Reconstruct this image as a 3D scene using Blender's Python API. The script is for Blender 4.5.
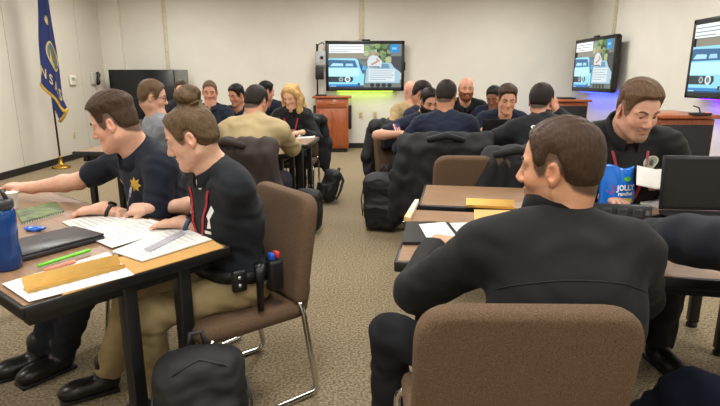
import bpy, math, random
import numpy as np
from math import sin, cos, pi, radians, sqrt
from mathutils import Vector, Matrix

random.seed(7); rng = np.random.default_rng(7)
for o in list(bpy.data.objects): bpy.data.objects.remove(o)
SC = bpy.context.scene; COL = SC.collection

# ------------------------------------------------------------------ camera, world, lights, exposure
F_PX = 525.0; CAM_H = 1.35; PITCH = math.atan((203 - 79) / F_PX)
cam_d = bpy.data.cameras.new('camera'); cam = bpy.data.objects.new('camera', cam_d); COL.objects.link(cam)
cam.location = (0, 0, CAM_H); cam.rotation_euler = (pi / 2 - PITCH, 0, 0)
cam_d.sensor_width = 36; cam_d.lens = F_PX / 720 * 36; cam_d.clip_start = 0.05
SC.camera = cam
w = bpy.data.worlds.new('world'); SC.world = w; w.use_nodes = True
w.node_tree.nodes['Background'].inputs[0].default_value = (0.9, 0.95, 1, 1)
w.node_tree.nodes['Background'].inputs[1].default_value = 0.05
SC.view_settings.view_transform = 'Standard'; SC.view_settings.look = 'None'
SC.view_settings.gamma = 1; SC.view_settings.use_curve_mapping = False
SC.view_settings.exposure = 0.0
LIGHT_POWER = 50          # one recessed ceiling fixture
XL, XR, YB, YF, ZC = -4.92, 4.32, 10.53, -2.6, 3.02     # the room
FIXTURES = [(x, y) for x in (-3.3, -0.3, 2.7) for y in (-1.0, 1.4, 3.8, 6.2, 8.6)]
for (x, y) in FIXTURES:
    ld = bpy.data.lights.new('ceiling_lamp', 'AREA'); ld.shape = 'RECTANGLE'; ld.size = 0.56; ld.size_y = 1.16
    ld.energy = LIGHT_POWER; ld.color = (1.0, 0.985, 0.95)
    lo = bpy.data.objects.new('ceiling_lamp', ld); COL.objects.link(lo); lo.location = (x, y, ZC - 0.035)

def ray(px, py):
    u = (px - 360) / F_PX; v = (203 - py) / F_PX
    return np.array([u, cos(PITCH) + v * sin(PITCH), -sin(PITCH) + v * cos(PITCH)])
def atz(px, py, z):
    r = ray(px, py); t = (z - CAM_H) / r[2]; return np.array([r[0] * t, r[1] * t, z])
def aty(px, py, y):
    r = ray(px, py); t = y / r[1]; return np.array([r[0] * t, y, CAM_H + r[2] * t])
def atx(px, py, x):
    r = ray(px, py); t = x / r[0]; return np.array([x, r[1] * t, CAM_H + r[2] * t])

# ------------------------------------------------------------------ materials
def lin(c):
    if isinstance(c, str): c = tuple(int(c[i:i + 2], 16) / 255 for i in (0, 2, 4))
    return tuple(x / 12.92 if x <= 0.04045 else ((x + 0.055) / 1.055) ** 2.4 for x in c)
MATS = {}
def pm(name, c, rough=0.6, metal=0.0, var=0.12, scale=30, bump=0.0, bscale=None, c2=None, stretch=None,
       detail=3, coat=0, trans=0, ior=1.45, emit=None, alpha=1, sss=0, attr=False, sheen=0, spec=0.5):
    if name in MATS: return MATS[name]
    m = bpy.data.materials.new(name); m.use_nodes = True; nt = m.node_tree; N = nt.nodes; L = nt.links
    b = N['Principled BSDF']; a = lin(c)
    b.inputs['Roughness'].default_value = rough; b.inputs['Metallic'].default_value = metal
    b.inputs['IOR'].default_value = ior; b.inputs['Transmission Weight'].default_value = trans
    b.inputs['Coat Weight'].default_value = coat; b.inputs['Specular IOR Level'].default_value = spec
    b.inputs['Sheen Weight'].default_value = sheen
    tc = N.new('ShaderNodeTexCoord'); mp = N.new('ShaderNodeMapping'); L.new(tc.outputs['Object'], mp.inputs[0])
    if stretch: mp.inputs['Scale'].default_value = stretch
    nz = N.new('ShaderNodeTexNoise'); nz.inputs['Scale'].default_value = scale; nz.inputs['Detail'].default_value = detail
    L.new(mp.outputs[0], nz.inputs['Vector'])
    mx = N.new('ShaderNodeMix'); mx.data_type = 'RGBA'
    rmp = N.new('ShaderNodeMapRange'); rmp.inputs[1].default_value = 0.3; rmp.inputs[2].default_value = 0.7
    L.new(nz.outputs['Fac'], rmp.inputs[0]); L.new(rmp.outputs[0], mx.inputs[0])
    if attr:
        at = N.new('ShaderNodeAttribute'); at.attribute_name = 'Col'
        m1 = N.new('ShaderNodeMix'); m1.data_type = 'RGBA'; m1.blend_type = 'MULTIPLY'; m1.inputs[0].default_value = 1
        mx.inputs[6].default_value = (1 - var, 1 - var * 1.3, 1 - var * 1.3, 1); mx.inputs[7].default_value = (1, 1, 1, 1)
        L.new(at.outputs['Color'], m1.inputs[6]); L.new(mx.outputs[2], m1.inputs[7])
        L.new(m1.outputs[2], b.inputs['Base Color'])
    else:
        if c2 is None:
            mx.inputs[6].default_value = tuple(x * (1 - var) for x in a) + (1,)
            mx.inputs[7].default_value = tuple(min(1, x * (1 + var)) for x in a) + (1,)
        else:
            mx.inputs[6].default_value = a + (1,); mx.inputs[7].default_value = lin(c2) + (1,)
        L.new(mx.outputs[2], b.inputs['Base Color'])
    if bump:
        bn = N.new('ShaderNodeBump'); bn.inputs['Strength'].default_value = bump; bn.inputs['Distance'].default_value = 0.01
        n2 = nz
        if bscale:
            n2 = N.new('ShaderNodeTexNoise'); n2.inputs['Scale'].default_value = bscale; n2.inputs['Detail'].default_value = 2
            L.new(mp.outputs[0], n2.inputs['Vector'])
        L.new(n2.outputs['Fac'], bn.inputs['Height']); L.new(bn.outputs[0], b.inputs['Normal'])
    if sss:
        b.inputs['Subsurface Weight'].default_value = sss; b.inputs['Subsurface Radius'].default_value = (0.012, 0.005, 0.003)
    if emit:
        b.inputs['Emission Color'].default_value = lin(emit[0]) + (1,); b.inputs['Emission Strength'].default_value = emit[1]
    MATS[name] = m; return m
def screen_mat(name, strength):
    if name in MATS: return MATS[name]
    m = bpy.data.materials.new(name); m.use_nodes = True; nt = m.node_tree; b = nt.nodes['Principled BSDF']
    at = nt.nodes.new('ShaderNodeAttribute'); at.attribute_name = 'Col'
    b.inputs['Base Color'].default_value = (0.01, 0.01, 0.01, 1); b.inputs['Roughness'].default_value = 0.3
    nt.links.new(at.outputs['Color'], b.inputs['Emission Color']); b.inputs['Emission Strength'].default_value = strength
    MATS[name] = m; return m
def print_mat(name, rough=0.5):       # flat print: colours from the mesh
    if name in MATS: return MATS[name]
    m = bpy.data.materials.new(name); m.use_nodes = True; nt = m.node_tree; b = nt.nodes['Principled BSDF']
    at = nt.nodes.new('ShaderNodeAttribute'); at.attribute_name = 'Col'
    nt.links.new(at.outputs['Color'], b.inputs['Base Color']); b.inputs['Roughness'].default_value = rough
    MATS[name] = m; return m

# ------------------------------------------------------------------ objects
def link(name, me, parent=None, loc=(0, 0, 0), rz=0):
    o = bpy.data.objects.new(name, me); COL.objects.link(o); o.location = loc; o.rotation_euler = (0, 0, rz)
    if parent is not None: o.parent = parent
    return o
def tag(o, label=None, cat=None, group=None, kind=None):
    if label: o['label'] = label
    if cat: o['category'] = cat
    if group: o['group'] = group
    if kind: o['kind'] = kind
    return o
def thing(name, label, cat, loc=(0, 0, 0), rz=0, group=None):
    return tag(link(name, None, None, tuple(float(v) for v in loc), rz), label, cat, group)
def dup(o, parent=None, label=None, loc=None, rz=None):
    c = o.copy(); COL.objects.link(c)
    if parent is not None: c.parent = parent
    if label: c['label'] = label
    if loc is not None: c.location = loc
    if rz is not None: c.rotation_euler = (0, 0, rz)
    for ch in o.children: dup(ch, c)
    return c

def raw_mesh(name, V, Fs, mat, smooth=False, cols=None):
    """V (n,3); Fs list of faces, or an (m,4) array"""
    me = bpy.data.meshes.new(name); V = np.asarray(V, float)
    if isinstance(Fs, np.ndarray):
        me.vertices.add(len(V)); me.vertices.foreach_set('co', V.ravel())
        k = Fs.shape[1]; n = len(Fs)
        me.loops.add(n * k); me.loops.foreach_set('vertex_index', Fs.ravel().astype(np.int32))
        me.polygons.add(n); me.polygons.foreach_set('loop_start', (np.arange(n) * k).astype(np.int32))
        me.update(calc_edges=True)
    else:
        me.from_pydata([tuple(v) for v in V], [], Fs); me.update()
    me.materials.append(mat)
    if smooth: me.polygons.foreach_set('use_smooth', [True] * len(me.polygons))
    if cols is not None:
        at = me.color_attributes.new('Col', 'FLOAT_COLOR', 'POINT')
        c = np.ones((len(V), 4)); c[:, :3] = cols; at.data.foreach_set('color', c.ravel())
    return me

class MB:
    """collects shapes into one mesh"""
    def __init__(s): s.V = []; s.F = []; s.C = []; s.S = []
    def add(s, V, F, col=None, smooth=False):
        n = len(s.V); s.V += [tuple(v) for v in V]; s.F += [tuple(i + n for i in f) for f in F]
        s.C += [col or (1, 1, 1)] * len(V); s.S += [smooth] * len(F); return s
    def box(s, c, size, M=None, bev=0.0, col=None, taper=1.0):
        hx, hy, hz = size[0] / 2, size[1] / 2, size[2] / 2
        if bev <= 0:
            V = [(x * (taper if z > 0 else 1), y * (taper if z > 0 else 1), z) for z in (-hz, hz) for (x, y) in ((-hx, -hy), (hx, -hy), (hx, hy), (-hx, hy))]
            F = [(3, 2, 1, 0), (4, 5, 6, 7), (0, 1, 5, 4), (1, 2, 6, 5), (2, 3, 7, 6), (3, 0, 4, 7)]
        else:
            b = min(bev, hx * .98, hy * .98, hz * .98)
            V = []; F = []
            rings = [(-hz, b), (-hz + b * .3, b * .3), (-hz + b, 0), (hz - b, 0), (hz - b * .3, b * .3), (hz, b)]
            m = 12
            for (z, ins) in rings:
                for (sx, sy, a0) in ((1, 1, 0), (-1, 1, 90), (-1, -1, 180), (1, -1, 270)):
                    for k in range(3):
                        a = radians(a0 + k * 45); r = b
                        V.append((sx * (hx - r) + (r - ins) * cos(a), sy * (hy - r) + (r - ins) * sin(a), z))
            for i in range(len(rings) - 1):
                for j in range(m): F.append((i * m + j, i * m + (j + 1) % m, (i + 1) * m + (j + 1) % m, (i + 1) * m + j))
            F.append(tuple(reversed(range(m)))); F.append(tuple((len(rings) - 1) * m + j for j in range(m)))
        if M is not None: V = [tuple(M @ Vector(v)) for v in V]
        V = [(v[0] + c[0], v[1] + c[1], v[2] + c[2]) for v in V]
        return s.add(V, F, col, bev > 0)
    def tube(s, pts, r, n=8, col=None, closed=False, caps=True):
        P = [np.array(p, float) for p in pts]; R = r if isinstance(r, (list, tuple)) else [r] * len(P)
        V = []; F = []; up = None
        for i, p in enumerate(P):
            t = (P[(i + 1) % len(P)] if (closed or i < len(P) - 1) else p) - (P[i - 1] if (closed or i > 0) else p)
            t = t / (np.linalg.norm(t) + 1e-9)
            if up is None:
                up = np.array((0, 0, 1.)) if abs(t[2]) < .9 else np.array((1., 0, 0))
            x = np.cross(up, t); x /= np.linalg.norm(x) + 1e-9; y = np.cross(t, x); up = y
            for k in range(n):
                a = 2 * pi * k / n; V.append(tuple(p + R[i] * (x * cos(a) + y * sin(a))))
        m = len(P)
        for i in range(m if closed else m - 1):
            for k in range(n): F.append((i * n + k, i * n + (k + 1) % n, ((i + 1) % m) * n + (k + 1) % n, ((i + 1) % m) * n + k))
        if caps and not closed: F += [tuple(reversed(range(n))), tuple((m - 1) * n + k for k in range(n))]
        return s.add(V, F, col, True)
    def lathe(s, prof, n=20, c=(0, 0, 0), col=None, M=None, smooth=True):
        V = []; F = []
        for (r, z) in prof:
            for k in range(n):
                a = 2 * pi * k / n; V.append((r * cos(a), r * sin(a), z))
        for i in range(len(prof) - 1):
            for k in range(n): F.append((i * n + k, i * n + (k + 1) % n, (i + 1) * n + (k + 1) % n, (i + 1) * n + k))
        F += [tuple(reversed(range(n))), tuple((len(prof) - 1) * n + k for k in range(n))]
        if M is not None: V = [tuple(M @ Vector(v)) for v in V]
        return s.add([(v[0] + c[0], v[1] + c[1], v[2] + c[2]) for v in V], F, col, smooth)
    def prism(s, poly, d0, d1, M=None, col=None):
        """poly in (x,z), extruded along y from d0 to d1"""
        n = len(poly); V = [(x, d0, z) for x, z in poly] + [(x, d1, z) for x, z in poly]
        F = [tuple(range(n)), tuple(reversed(range(n, 2 * n)))] + [((i + 1) % n, i, n + i, n + (i + 1) % n) for i in range(n)]
        if M is not None: V = [tuple(M @ Vector(v)) for v in V]
        return s.add(V, F, col)
    def build(s, name, mat, parent=None, loc=(0, 0, 0), rz=0, cols=False):
        me = raw_mesh(name, s.V, s.F, mat, False, np.array(s.C) if cols else None)
        me.polygons.foreach_set('use_smooth', s.S); me.update()
        o = link(name, me, parent, loc, rz)
        return o

def arc(pts, r=0.04, n=5):
    """rounds the corners of a polyline"""
    P = [np.array(p, float) for p in pts]; out = [P[0]]
    for i in range(1, len(P) - 1):
        a, b, c = P[i - 1], P[i], P[i + 1]
        u = (a - b); lu = np.linalg.norm(u); u /= lu; v = (c - b); lv = np.linalg.norm(v); v /= lv
        rr = min(r, lu * .45, lv * .45)
        for k in range(n + 1):
            t = k / n; p0 = b + u * rr; p2 = b + v * rr
            out.append((1 - t) ** 2 * p0 + 2 * t * (1 - t) * b + t * t * p2)
    out.append(P[-1]); return out

def text_verts(txt, size=1.0, extrude=0.0, bold=0.0):
    """flat lettering as vertices and faces in the xy plane, centred"""
    cu = bpy.data.curves.new('t', 'FONT'); cu.body = txt; cu.size = size; cu.align_x = 'CENTER'; cu.align_y = 'CENTER'
    cu.offset = bold; cu.resolution_u = 3
    o = bpy.data.objects.new('t', cu); COL.objects.link(o)
    dg = bpy.context.evaluated_depsgraph_get(); me = bpy.data.meshes.new_from_object(o.evaluated_get(dg))
    V = [tuple(v.co) for v in me.vertices]; Fs = [tuple(p.vertices) for p in me.polygons]
    bpy.data.objects.remove(o); bpy.data.curves.remove(cu); bpy.data.meshes.remove(me)
    return V, Fs

# ------------------------------------------------------------------ implicit surfaces -> meshes (sparse surface nets)
def unit(v): v = np.asarray(v, float); return v / (np.linalg.norm(v) + 1e-12)
class Field:
    def __init__(s): s.pr = []; s.post = None; s.pad = 0.0
    def cone(s, a, b, ra, rb, k=0.01, op='u'):
        a = np.asarray(a, float); b = np.asarray(b, float)
        s.pr.append(('c', (a, b, ra, rb), k, op, (a + b) / 2, np.linalg.norm(a - b) / 2 + max(ra, rb))); return s
    def capped(s, a, b, ra, rb, k=0.01):
        a = np.asarray(a, float); b = np.asarray(b, float)
        s.pr.append(('k', (a, b, ra, rb), k, 'u', (a + b) / 2, np.linalg.norm(a - b) / 2 + max(ra, rb))); return s
    def chain(s, pts, rs, k=0.01):
        for i in range(len(pts) - 1): s.cone(pts[i], pts[i + 1], rs[i], rs[i + 1], k)
        return s
    def ell(s, c, r, R=None, k=0.01, op='u'):
        c = np.asarray(c, float); r = np.asarray(r, float)
        s.pr.append(('e', (c, r, np.eye(3) if R is None else R), k, op, c, r.max())); return s
    def box(s, c, h, rad, R=None, k=0.01, op='u'):
        c = np.asarray(c, float); h = np.asarray(h, float)
        s.pr.append(('b', (c, h - rad, rad, np.eye(3) if R is None else R), k, op, c, np.linalg.norm(h))); return s
    @staticmethod
    def ev(t, q, P):
        if t == 'c':
            a, b, ra, rb = q; ab = b - a; L2 = max(ab @ ab, 1e-10); pa = P - a
            h = np.clip(pa @ ab / L2, 0, 1); d = pa - h[..., None] * ab
            return np.sqrt((d * d).sum(-1)) - (ra + (rb - ra) * h)
        if t == 'k':
            a, b, ra, rb = q; ab = b - a; L = np.sqrt(ab @ ab); pa = P - a; t_ = pa @ ab / L; h = np.clip(t_ / L, 0, 1)
            d = pa - np.clip(t_ / L, 0, 2)[..., None] * ab
            return np.maximum(np.sqrt((d * d).sum(-1)) - (ra + (rb - ra) * h), t_ - L)
        if t == 'e':
            c, r, R = q; p = (P - c) @ R; k0 = np.sqrt(((p / r) ** 2).sum(-1)); k1 = np.sqrt(((p / (r * r)) ** 2).sum(-1))
            return np.where(k1 < 1e-6, -r.min(), k0 * (k0 - 1) / np.maximum(k1, 1e-6))
        c, h, rad, R = q; p = np.abs((P - c) @ R) - h
        return np.sqrt((np.maximum(p, 0) ** 2).sum(-1)) + np.minimum(p.max(-1), 0) - rad
    def cells(s, C, rad, sub):
        """distance at C (m,3) + offsets sub (q,3) -> (m,q)"""
        m, q = len(C), len(sub); D = np.full((m, q), 1.0)
        for (t, par, k, op, bc, br) in s.pr:
            near = np.sqrt(((C - bc) ** 2).sum(-1)) < br + rad + k + 0.02
            ix = np.nonzero(near)[0]
            if not len(ix): continue
            P = C[ix][:, None, :] + sub[None]; d = s.ev(t, par, P); e = D[ix]
            if op == 'u':
                h = np.maximum(k - np.abs(d - e), 0) / k; D[ix] = np.minimum(d, e) - h * h * k * .25
            elif op == 's':
                h = np.maximum(k - np.abs(-d - e), 0) / k; D[ix] = np.maximum(-d, e) + h * h * k * .25
        if s.post is not None:
            P = C[:, None, :] + sub[None]; D = s.post(P, D)
        return D
    def at(s, p): return float(s.cells(np.asarray(p, float)[None], 0.3, np.zeros((1, 3)))[0, 0])
    def trace(s, p, d, far=1.0):
        p = np.asarray(p, float); d = unit(d); t = 0.0
        for _ in range(60):
            v = s.at(p + d * t)
            if v < 0.0005: return p + d * t
            t += max(min(v, 0.05) * .8, .0006)
            if t > far: return None
        return p + d * t
    def mesh(s, res):
        lo = np.min([bc - br for (_, _, _, op, bc, br) in s.pr if op == 'u'], axis=0) - .03
        hi = np.max([bc + br for (_, _, _, op, bc, br) in s.pr if op == 'u'], axis=0) + .03
        B = res * 16; n = np.ceil((hi - lo) / B).astype(int)
        g = np.stack(np.meshgrid(*[np.arange(k) for k in n], indexing='ij'), -1).reshape(-1, 3)     # block index
        z = np.zeros((1, 3))
        C = lo + (g + .5) * B; d = s.cells(C, B, z)[:, 0]; g = g[d < B * 1.1 + s.pad]
        o4 = np.stack(np.meshgrid(*[np.arange(4)] * 3, indexing='ij'), -1).reshape(-1, 3)
        g = (g[:, None] * 4 + o4[None]).reshape(-1, 3); b = B / 4
        C = lo + (g + .5) * b; d = s.cells(C, b, z)[:, 0]; g = g[np.abs(d) < b * 1.15 + s.pad]
        o5 = np.stack(np.meshgrid(*[np.arange(5)] * 3, indexing='ij'), -1).reshape(-1, 3)
        C = lo + g * b; D = s.cells(C + b / 2, b, (o5 * res) - b / 2).reshape(-1, 5, 5, 5)
        I = D < 0
        # fine cells with a sign change
        cor = [(i, j, k) for i in (0, 1) for j in (0, 1) for k in (0, 1)]
        V8 = np.stack([D[:, i:i + 4, j:j + 4, k:k + 4] for (i, j, k) in cor], -1)
        S8 = V8 < 0; act = S8.any(-1) & ~S8.all(-1)
        bi, ci, cj, ck = np.nonzero(act); v8 = V8[bi, ci, cj, ck]
        cell = g[bi] * 4 + np.stack([ci, cj, ck], -1)
        acc = np.zeros((len(cell), 3)); cnt = np.zeros(len(cell)); CR = np.array(cor, float)
        for a in range(8):
            for c in range(a + 1, 8):
                if np.abs(CR[a] - CR[c]).sum() != 1: continue
                x = (v8[:, a] < 0) != (v8[:, c] < 0)
                t = v8[x, a] / (v8[x, a] - v8[x, c])
                acc[x] += CR[a] + t[:, None] * (CR[c] - CR[a]); cnt[x] += 1
        V = lo + (cell + acc / cnt[:, None]) * res
        M = (n * 16 + 20).astype(np.int64)
        key = lambda c: ((c[:, 0] + 1) * M[1] + c[:, 1] + 1) * M[2] + c[:, 2] + 1
        kk = key(cell.astype(np.int64)); order = np.argsort(kk); ks = kk[order]
        quads = []
        for ax in range(3):
            u, v = [(1, 2), (2, 0), (0, 1)][ax]
            sl0 = [slice(None)] + [slice(0, 4)] * 3; sl1 = list(sl0); sl1[ax + 1] = slice(1, 5)
            A = I[tuple(sl0)]; Bm = I[tuple(sl1)]
            bi, a0, a1, a2 = np.nonzero(A != Bm); flip = ~A[bi, a0, a1, a2]
            base = (g[bi] * 4 + np.stack([a0, a1, a2], -1)).astype(np.int64)
            eu = np.eye(3, dtype=np.int64)[u]; ew = np.eye(3, dtype=np.int64)[v]
            q = []; ok = np.ones(len(base), bool)
            for c in (base - eu - ew, base - ew, base, base - eu):
                k = key(c); p = np.clip(np.searchsorted(ks, k), 0, len(ks) - 1); ok &= ks[p] == k; q.append(order[p])
            q = np.stack(q, -1); q[flip] = q[flip][:, ::-1]; quads.append(q[ok])
        return V, np.concatenate(quads)
    def build(s, name, res, mat, parent=None, colf=None):
        V, Q = s.mesh(res)
        return link(name, raw_mesh(name, V, Q, mat, True, colf(V) if colf else None), parent)

def sstep(x, a, b): t = np.clip((x - a) / (b - a), 0, 1); return t * t * (3 - 2 * t)
def folds(P, amp, wl, seed):
    """smooth wrinkle noise"""
    r = np.random.default_rng(seed); f = 2 * pi / wl; out = 0
    wx = np.sin(P[..., 2] * f * .6 + r.uniform(0, 6)) + np.sin(P[..., 0] * f * .5 + r.uniform(0, 6))
    for i in range(3):
        k = unit(r.normal(size=3) * np.array([1, 1, 1.6])) * f * r.uniform(.8, 1.6)
        out = out + np.sin(P @ k + wx * 1.3 + r.uniform(0, 6))
    return amp * out / 2
# ------------------------------------------------------------------ people
def rotm(axis, deg):
    return np.array(Matrix.Rotation(radians(deg), 3, Vector(tuple(axis))))
HAIRC = {'bunbrown': '55432f', 'brown': '3d2e22', 'dark': '241c18', 'black': '17130f', 'lbrown': '594532', 'blond': 'b3905c', 'sandy': '7d6244', 'red': '6e4024'}
def hair_mat(c):
    return pm('hair_' + c, HAIRC[c], 0.55, var=0.25, scale=150, bump=0.3, bscale=330, stretch=(1, .3, .3), spec=.2)
def hairline(p, recede=0.0):
    """height above the hairline, head coordinates"""
    y = p[..., 1]; x = np.abs(p[..., 0])
    h = np.interp(y, [-.12, -.085, -.05, -.028, -.012, .008, .02, .034, .048, .058, .075, .12],
                  [-.068, -.060, -.040, -.010, .030, .030, -.004, -.010, .012, .054, .083 + recede, .083 + recede])
    return p[..., 2] - h

def hand_prims(f, W, d, dorsal, side, curl=(25, 30, 20), thumb=0.35, s=1.0, fat=1.0, spread=5):
    """palm and five fingers; d = direction of the fingers, dorsal = back of the hand, side +1 = thumb towards local +x"""
    y = unit(d); z = unit(np.asarray(dorsal, float) - y * (np.asarray(dorsal, float) @ y)); x = np.cross(y, z)
    T = lambda a, b, c: W + (x * a + y * b + z * c) * s
    R = np.stack([x, y, z], -1)
    f.box(T(0, .052, 0), np.array([.041, .048, .0145]) * s, .013 * s, R, .012)
    f.cone(T(0, -.02, 0), T(0, .02, 0), .026 * s, .024 * s, .025)
    f.ell(T(side * .024, .035, -.008), np.array([.018, .034, .016]) * s, R, .012)
    tips = []
    for i, (ox, ln, yy) in enumerate([(.031, .070, .094), (.0105, .080, .099), (-.0105, .074, .097), (-.030, .058, .088)]):
        p = np.array([side * ox, yy, 0.001]); rr = [.0095, .0088, .0080, .0068]
        ang = 0; az = radians(-side * spread * (i - 1.4) * -1) * -1; pts = [p]
        for j, fr in enumerate((.45, .31, .24)):
            ang += radians(curl[j] * (1 + .08 * i)); st = ln * fr
            v = np.array([sin(az) * cos(ang), cos(az) * cos(ang), -sin(ang)]); p = p + v * st; pts.append(p)
        pts = [T(*q) for q in pts]
        f.cone(T(side * ox, yy - .03, 0), pts[0], .011 * s * fat, rr[0] * s * fat, .010)
        for j in range(3): f.cone(pts[j], pts[j + 1], rr[j] * s * fat, rr[j + 1] * s * fat, .0025)
        tips.append(pts[3])
    a = thumb
    q = [(side * .026, .022, -.006), (side * (.046 + .012 * (1 - a)), .052, -.012 - .012 * a), (side * (.052 - .02 * a + .016 * (1 - a)), .082, -.016 - .022 * a), (side * (.05 - .034 * a + .018 * (1 - a)), .104, -.018 - .028 * a)]
    q = [T(*v) for v in q]
    f.chain(q, [.0145 * s, .0125 * s * fat, .0108 * s * fat, .008 * s * fat], .004)
    return tips, q[3]

def ik(S, W, l1, l2, pole):
    v = W - S; L = np.linalg.norm(v); mx = (l1 + l2) * .985
    if L > mx: W = S + v / L * mx; v = W - S; L = mx
    if L < abs(l1 - l2) + .02: L = abs(l1 - l2) + .02
    a = (l1 * l1 - l2 * l2 + L * L) / (2 * L); h = sqrt(max(l1 * l1 - a * a, 0)); u = v / np.linalg.norm(v)
    pp = np.asarray(pole, float); pp = unit(pp - u * (pp @ u))
    return S + u * a + pp * h, W

class Person: pass
def person(label, head, az, head_az=None, *, s=1.0, pitch=15, roll=0, skin='c99a80', hair='brown', cut='short', top='polo', topc='1d2028',
           topname=None, sleeve='short', pants='2a2a2c', twist=0, build=1.0, hands=None, feet=None, shoe='161514', beard=None, far=True,
           recede=0.0, ttop=.017, tside=.006, collar=True, zc=None, spineback=0.0, sideshift=0.0, undershirt=False, knees=None, group=None, eyes=True,
           tip=None, res=None, fold=.004, lw=(.45, 1.15, .8), tattoo=None, collar_up=0.0):
    """head: world position of the head's centre. az: way the hips face (degrees clockwise from +y)."""
    if head_az is None: head_az = az
    q = Person(); head = np.asarray(head, float)
    hipz = .435 + .085 * s; L1, L2, L3 = .266 * s, .266 * s, .150 * s
    # lean forward until the head has the right height
    best = 0
    for a in np.arange(-14, 75, .5):
        z = hipz + L1 * cos(radians(a * lw[0])) + L2 * cos(radians(a * lw[1])) + L3 * cos(radians(a * lw[2]))
        if abs(z - head[2]) < abs(best_z - head[2]) if best != 0 else True:
            best = a; best_z = z
    a = best if best != 0 else .01
    fw = L1 * sin(radians(a * lw[0])) + L2 * sin(radians(a * lw[1])) + L3 * sin(radians(a * lw[2]))
    dirf = np.array([sin(radians(az)), cos(radians(az)), 0])
    root = head - dirf * fw; root[2] = 0
    dirr = np.array([cos(radians(az)), -sin(radians(az)), 0]); root = root - dirr * sideshift
    rt = thing('person', label, 'person', root, -radians(az), group)
    to = lambda p: np.array([(np.asarray(p, float) - root) @ dirr, (np.asarray(p, float) - root) @ dirf, p[2]])
    q.root = rt; q.to = to; q.lean = a; q.loc = root; q.az = az
    r1 = rotm((1, 0, 0), -a * lw[0]); r2 = rotm((1, 0, 0), -a * lw[1]) @ rotm((0, 0, 1), -twist)
    HC = np.array([0, 0, hipz]); Cm = HC + r1 @ np.array([0, 0, L1]) + np.array([sideshift * .5, 0, 0])
    NB = Cm + rotm((1, 0, 0), -a * lw[1]) @ np.array([0, 0, L2]) + np.array([sideshift * .35, 0, 0]); HD = to(head); HD[2] = NB[2] + L3 * cos(radians(a * lw[2]))
    q.NB, q.HD, q.r2 = NB, HD, r2
    HR = rotm((0, 0, 1), -(head_az - az)) @ rotm((1, 0, 0), -pitch) @ rotm((0, 1, 0), roll)
    q.HR = HR
    hl = lambda x, y, z: HD + HR @ (np.array([x, y, z]) * s)
    tl = lambda x, y, z: NB + r2 @ (np.array([x, y, z]) * s)
    ml = lambda x, y, z: Cm + r1 @ (np.array([x, y, z]) * s)
    q.hl, q.tl, q.ml = hl, tl, ml
    B = build; fem = cut in ('bun', 'long')
    shw = (.165 if fem else .188) * (1 + (B - 1) * .6)
    # ---- arms
    hands = hands or {}
    q.arms = {}
    for nm, sd in (('L', -1), ('R', 1)):
        S = tl(sd * shw, .0, -.075)
        spec = hands.get(nm)
        if spec is None: spec = dict(at=rt_local(root, dirr, dirf, sd * .17, .36, .80))
        W = to(np.asarray(spec['at'], float))
        # shoulder moves a little towards the reach
        S = S + (W - S) * .06
        pole = np.asarray(spec.get('pole', (sd * .7, -.35, -.8)), float)
        E_, W = ik(S, W, .285 * s, .255 * s, pole)
        q.arms[nm] = (S, E_, W, spec)
    # ---- legs
    q.legs = {}
    for nm, sd in (('L', -1), ('R', 1)):
        Hj = HC + np.array([sd * .09 * s, .0, 0]); fs = (feet or {}).get(nm)
        A = to(np.asarray(fs, float)) if fs is not None else np.array([sd * .13, .42 * s, .09])
        A = A.copy(); A[2] = max(A[2], .085)
        kp = (knees or {}).get(nm, (sd * .15, 1, 1))
        K, A = ik(Hj, A, .43 * s, .42 * s, kp); A[2] = max(A[2], .085); q.legs[nm] = (Hj, K, A)
    # ---- body (skin)
    f = Field()
    f.ell(hl(0, -.004, .036), np.array([.077, .098, .094]) * s, HR, .02)
    f.ell(hl(0, .030, -.030), np.array([.060 + .006 * (B - 1) * 4, .062, .078]) * s, HR, .03)
    f.cone(hl(0, .078, -.094), hl(0, .068, -.088), .020 * s, .024 * s, .025)
    for sd in (-1, 1):
        f.cone(hl(sd * .050, .0, -.055), hl(sd * .016, .068, -.092), .021 * s, .018 * s, .03)
        f.ell(hl(sd * .040, .058, -.024), np.array([.020, .022, .022]) * s, HR, .02)
        f.ell(hl(sd * .032, .094, .010), np.array([.019, .016, .012]) * s, HR, .012, 's')
        f.cone(hl(sd * .012, .087, .030), hl(sd * .048, .072, .027), .010 * s, .008 * s, .012)
        f.ell(hl(sd * .031, .074, .0125), np.array([.0145, .013, .011]) * s, HR, .004)
        f.ell(hl(sd * .031, .0765, .0165), np.array([.0150, .0135, .0085]) * s, HR, .004)
        ER = HR @ rotm((0, 0, 1), -sd * 22)
        f.ell(hl(sd * .082, -.008, .0), np.array([.008, .018, .030]) * s, ER, .006)
        f.ell(hl(sd * .088, -.004, .003), np.array([.006, .010, .018]) * s, ER, .004, 's')
        f.ell(hl(sd * .080, -.002, -.026), np.array([.006, .009, .011]) * s, ER, .004)
        f.ell(hl(sd * .0115, .099, -.030), np.array([.008, .010, .007]) * s, HR, .006)
    f.cone(hl(0, .090, .018), hl(0, .111, -.022), .0080 * s, .0110 * s, .014)
    f.ell(hl(0, .086, -.052), np.array([.026, .013, .008]) * s, HR, .006)
    f.ell(hl(0, .085, -.064), np.array([.022, .013, .008]) * s, HR, .006)
    for sd in (-1, 1): f.cone(hl(0, .1045, -.0562), hl(sd * .019, .0985, -.0630), .0022 * s, .0014 * s, .003, 's')
    nr = (.048 if fem else .057) * s * (1 + (B - 1) * .8)
    f.cone(NB + r2 @ np.array([0, .01, -.03]) * s, hl(0, -.034, -.045), nr * 1.08, nr * .98, .03)
    f.cone(NB + r2 @ np.array([0, .035, -.05]) * s, hl(0, .006, -.068), .034 * s, .038 * s, .03)
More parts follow.
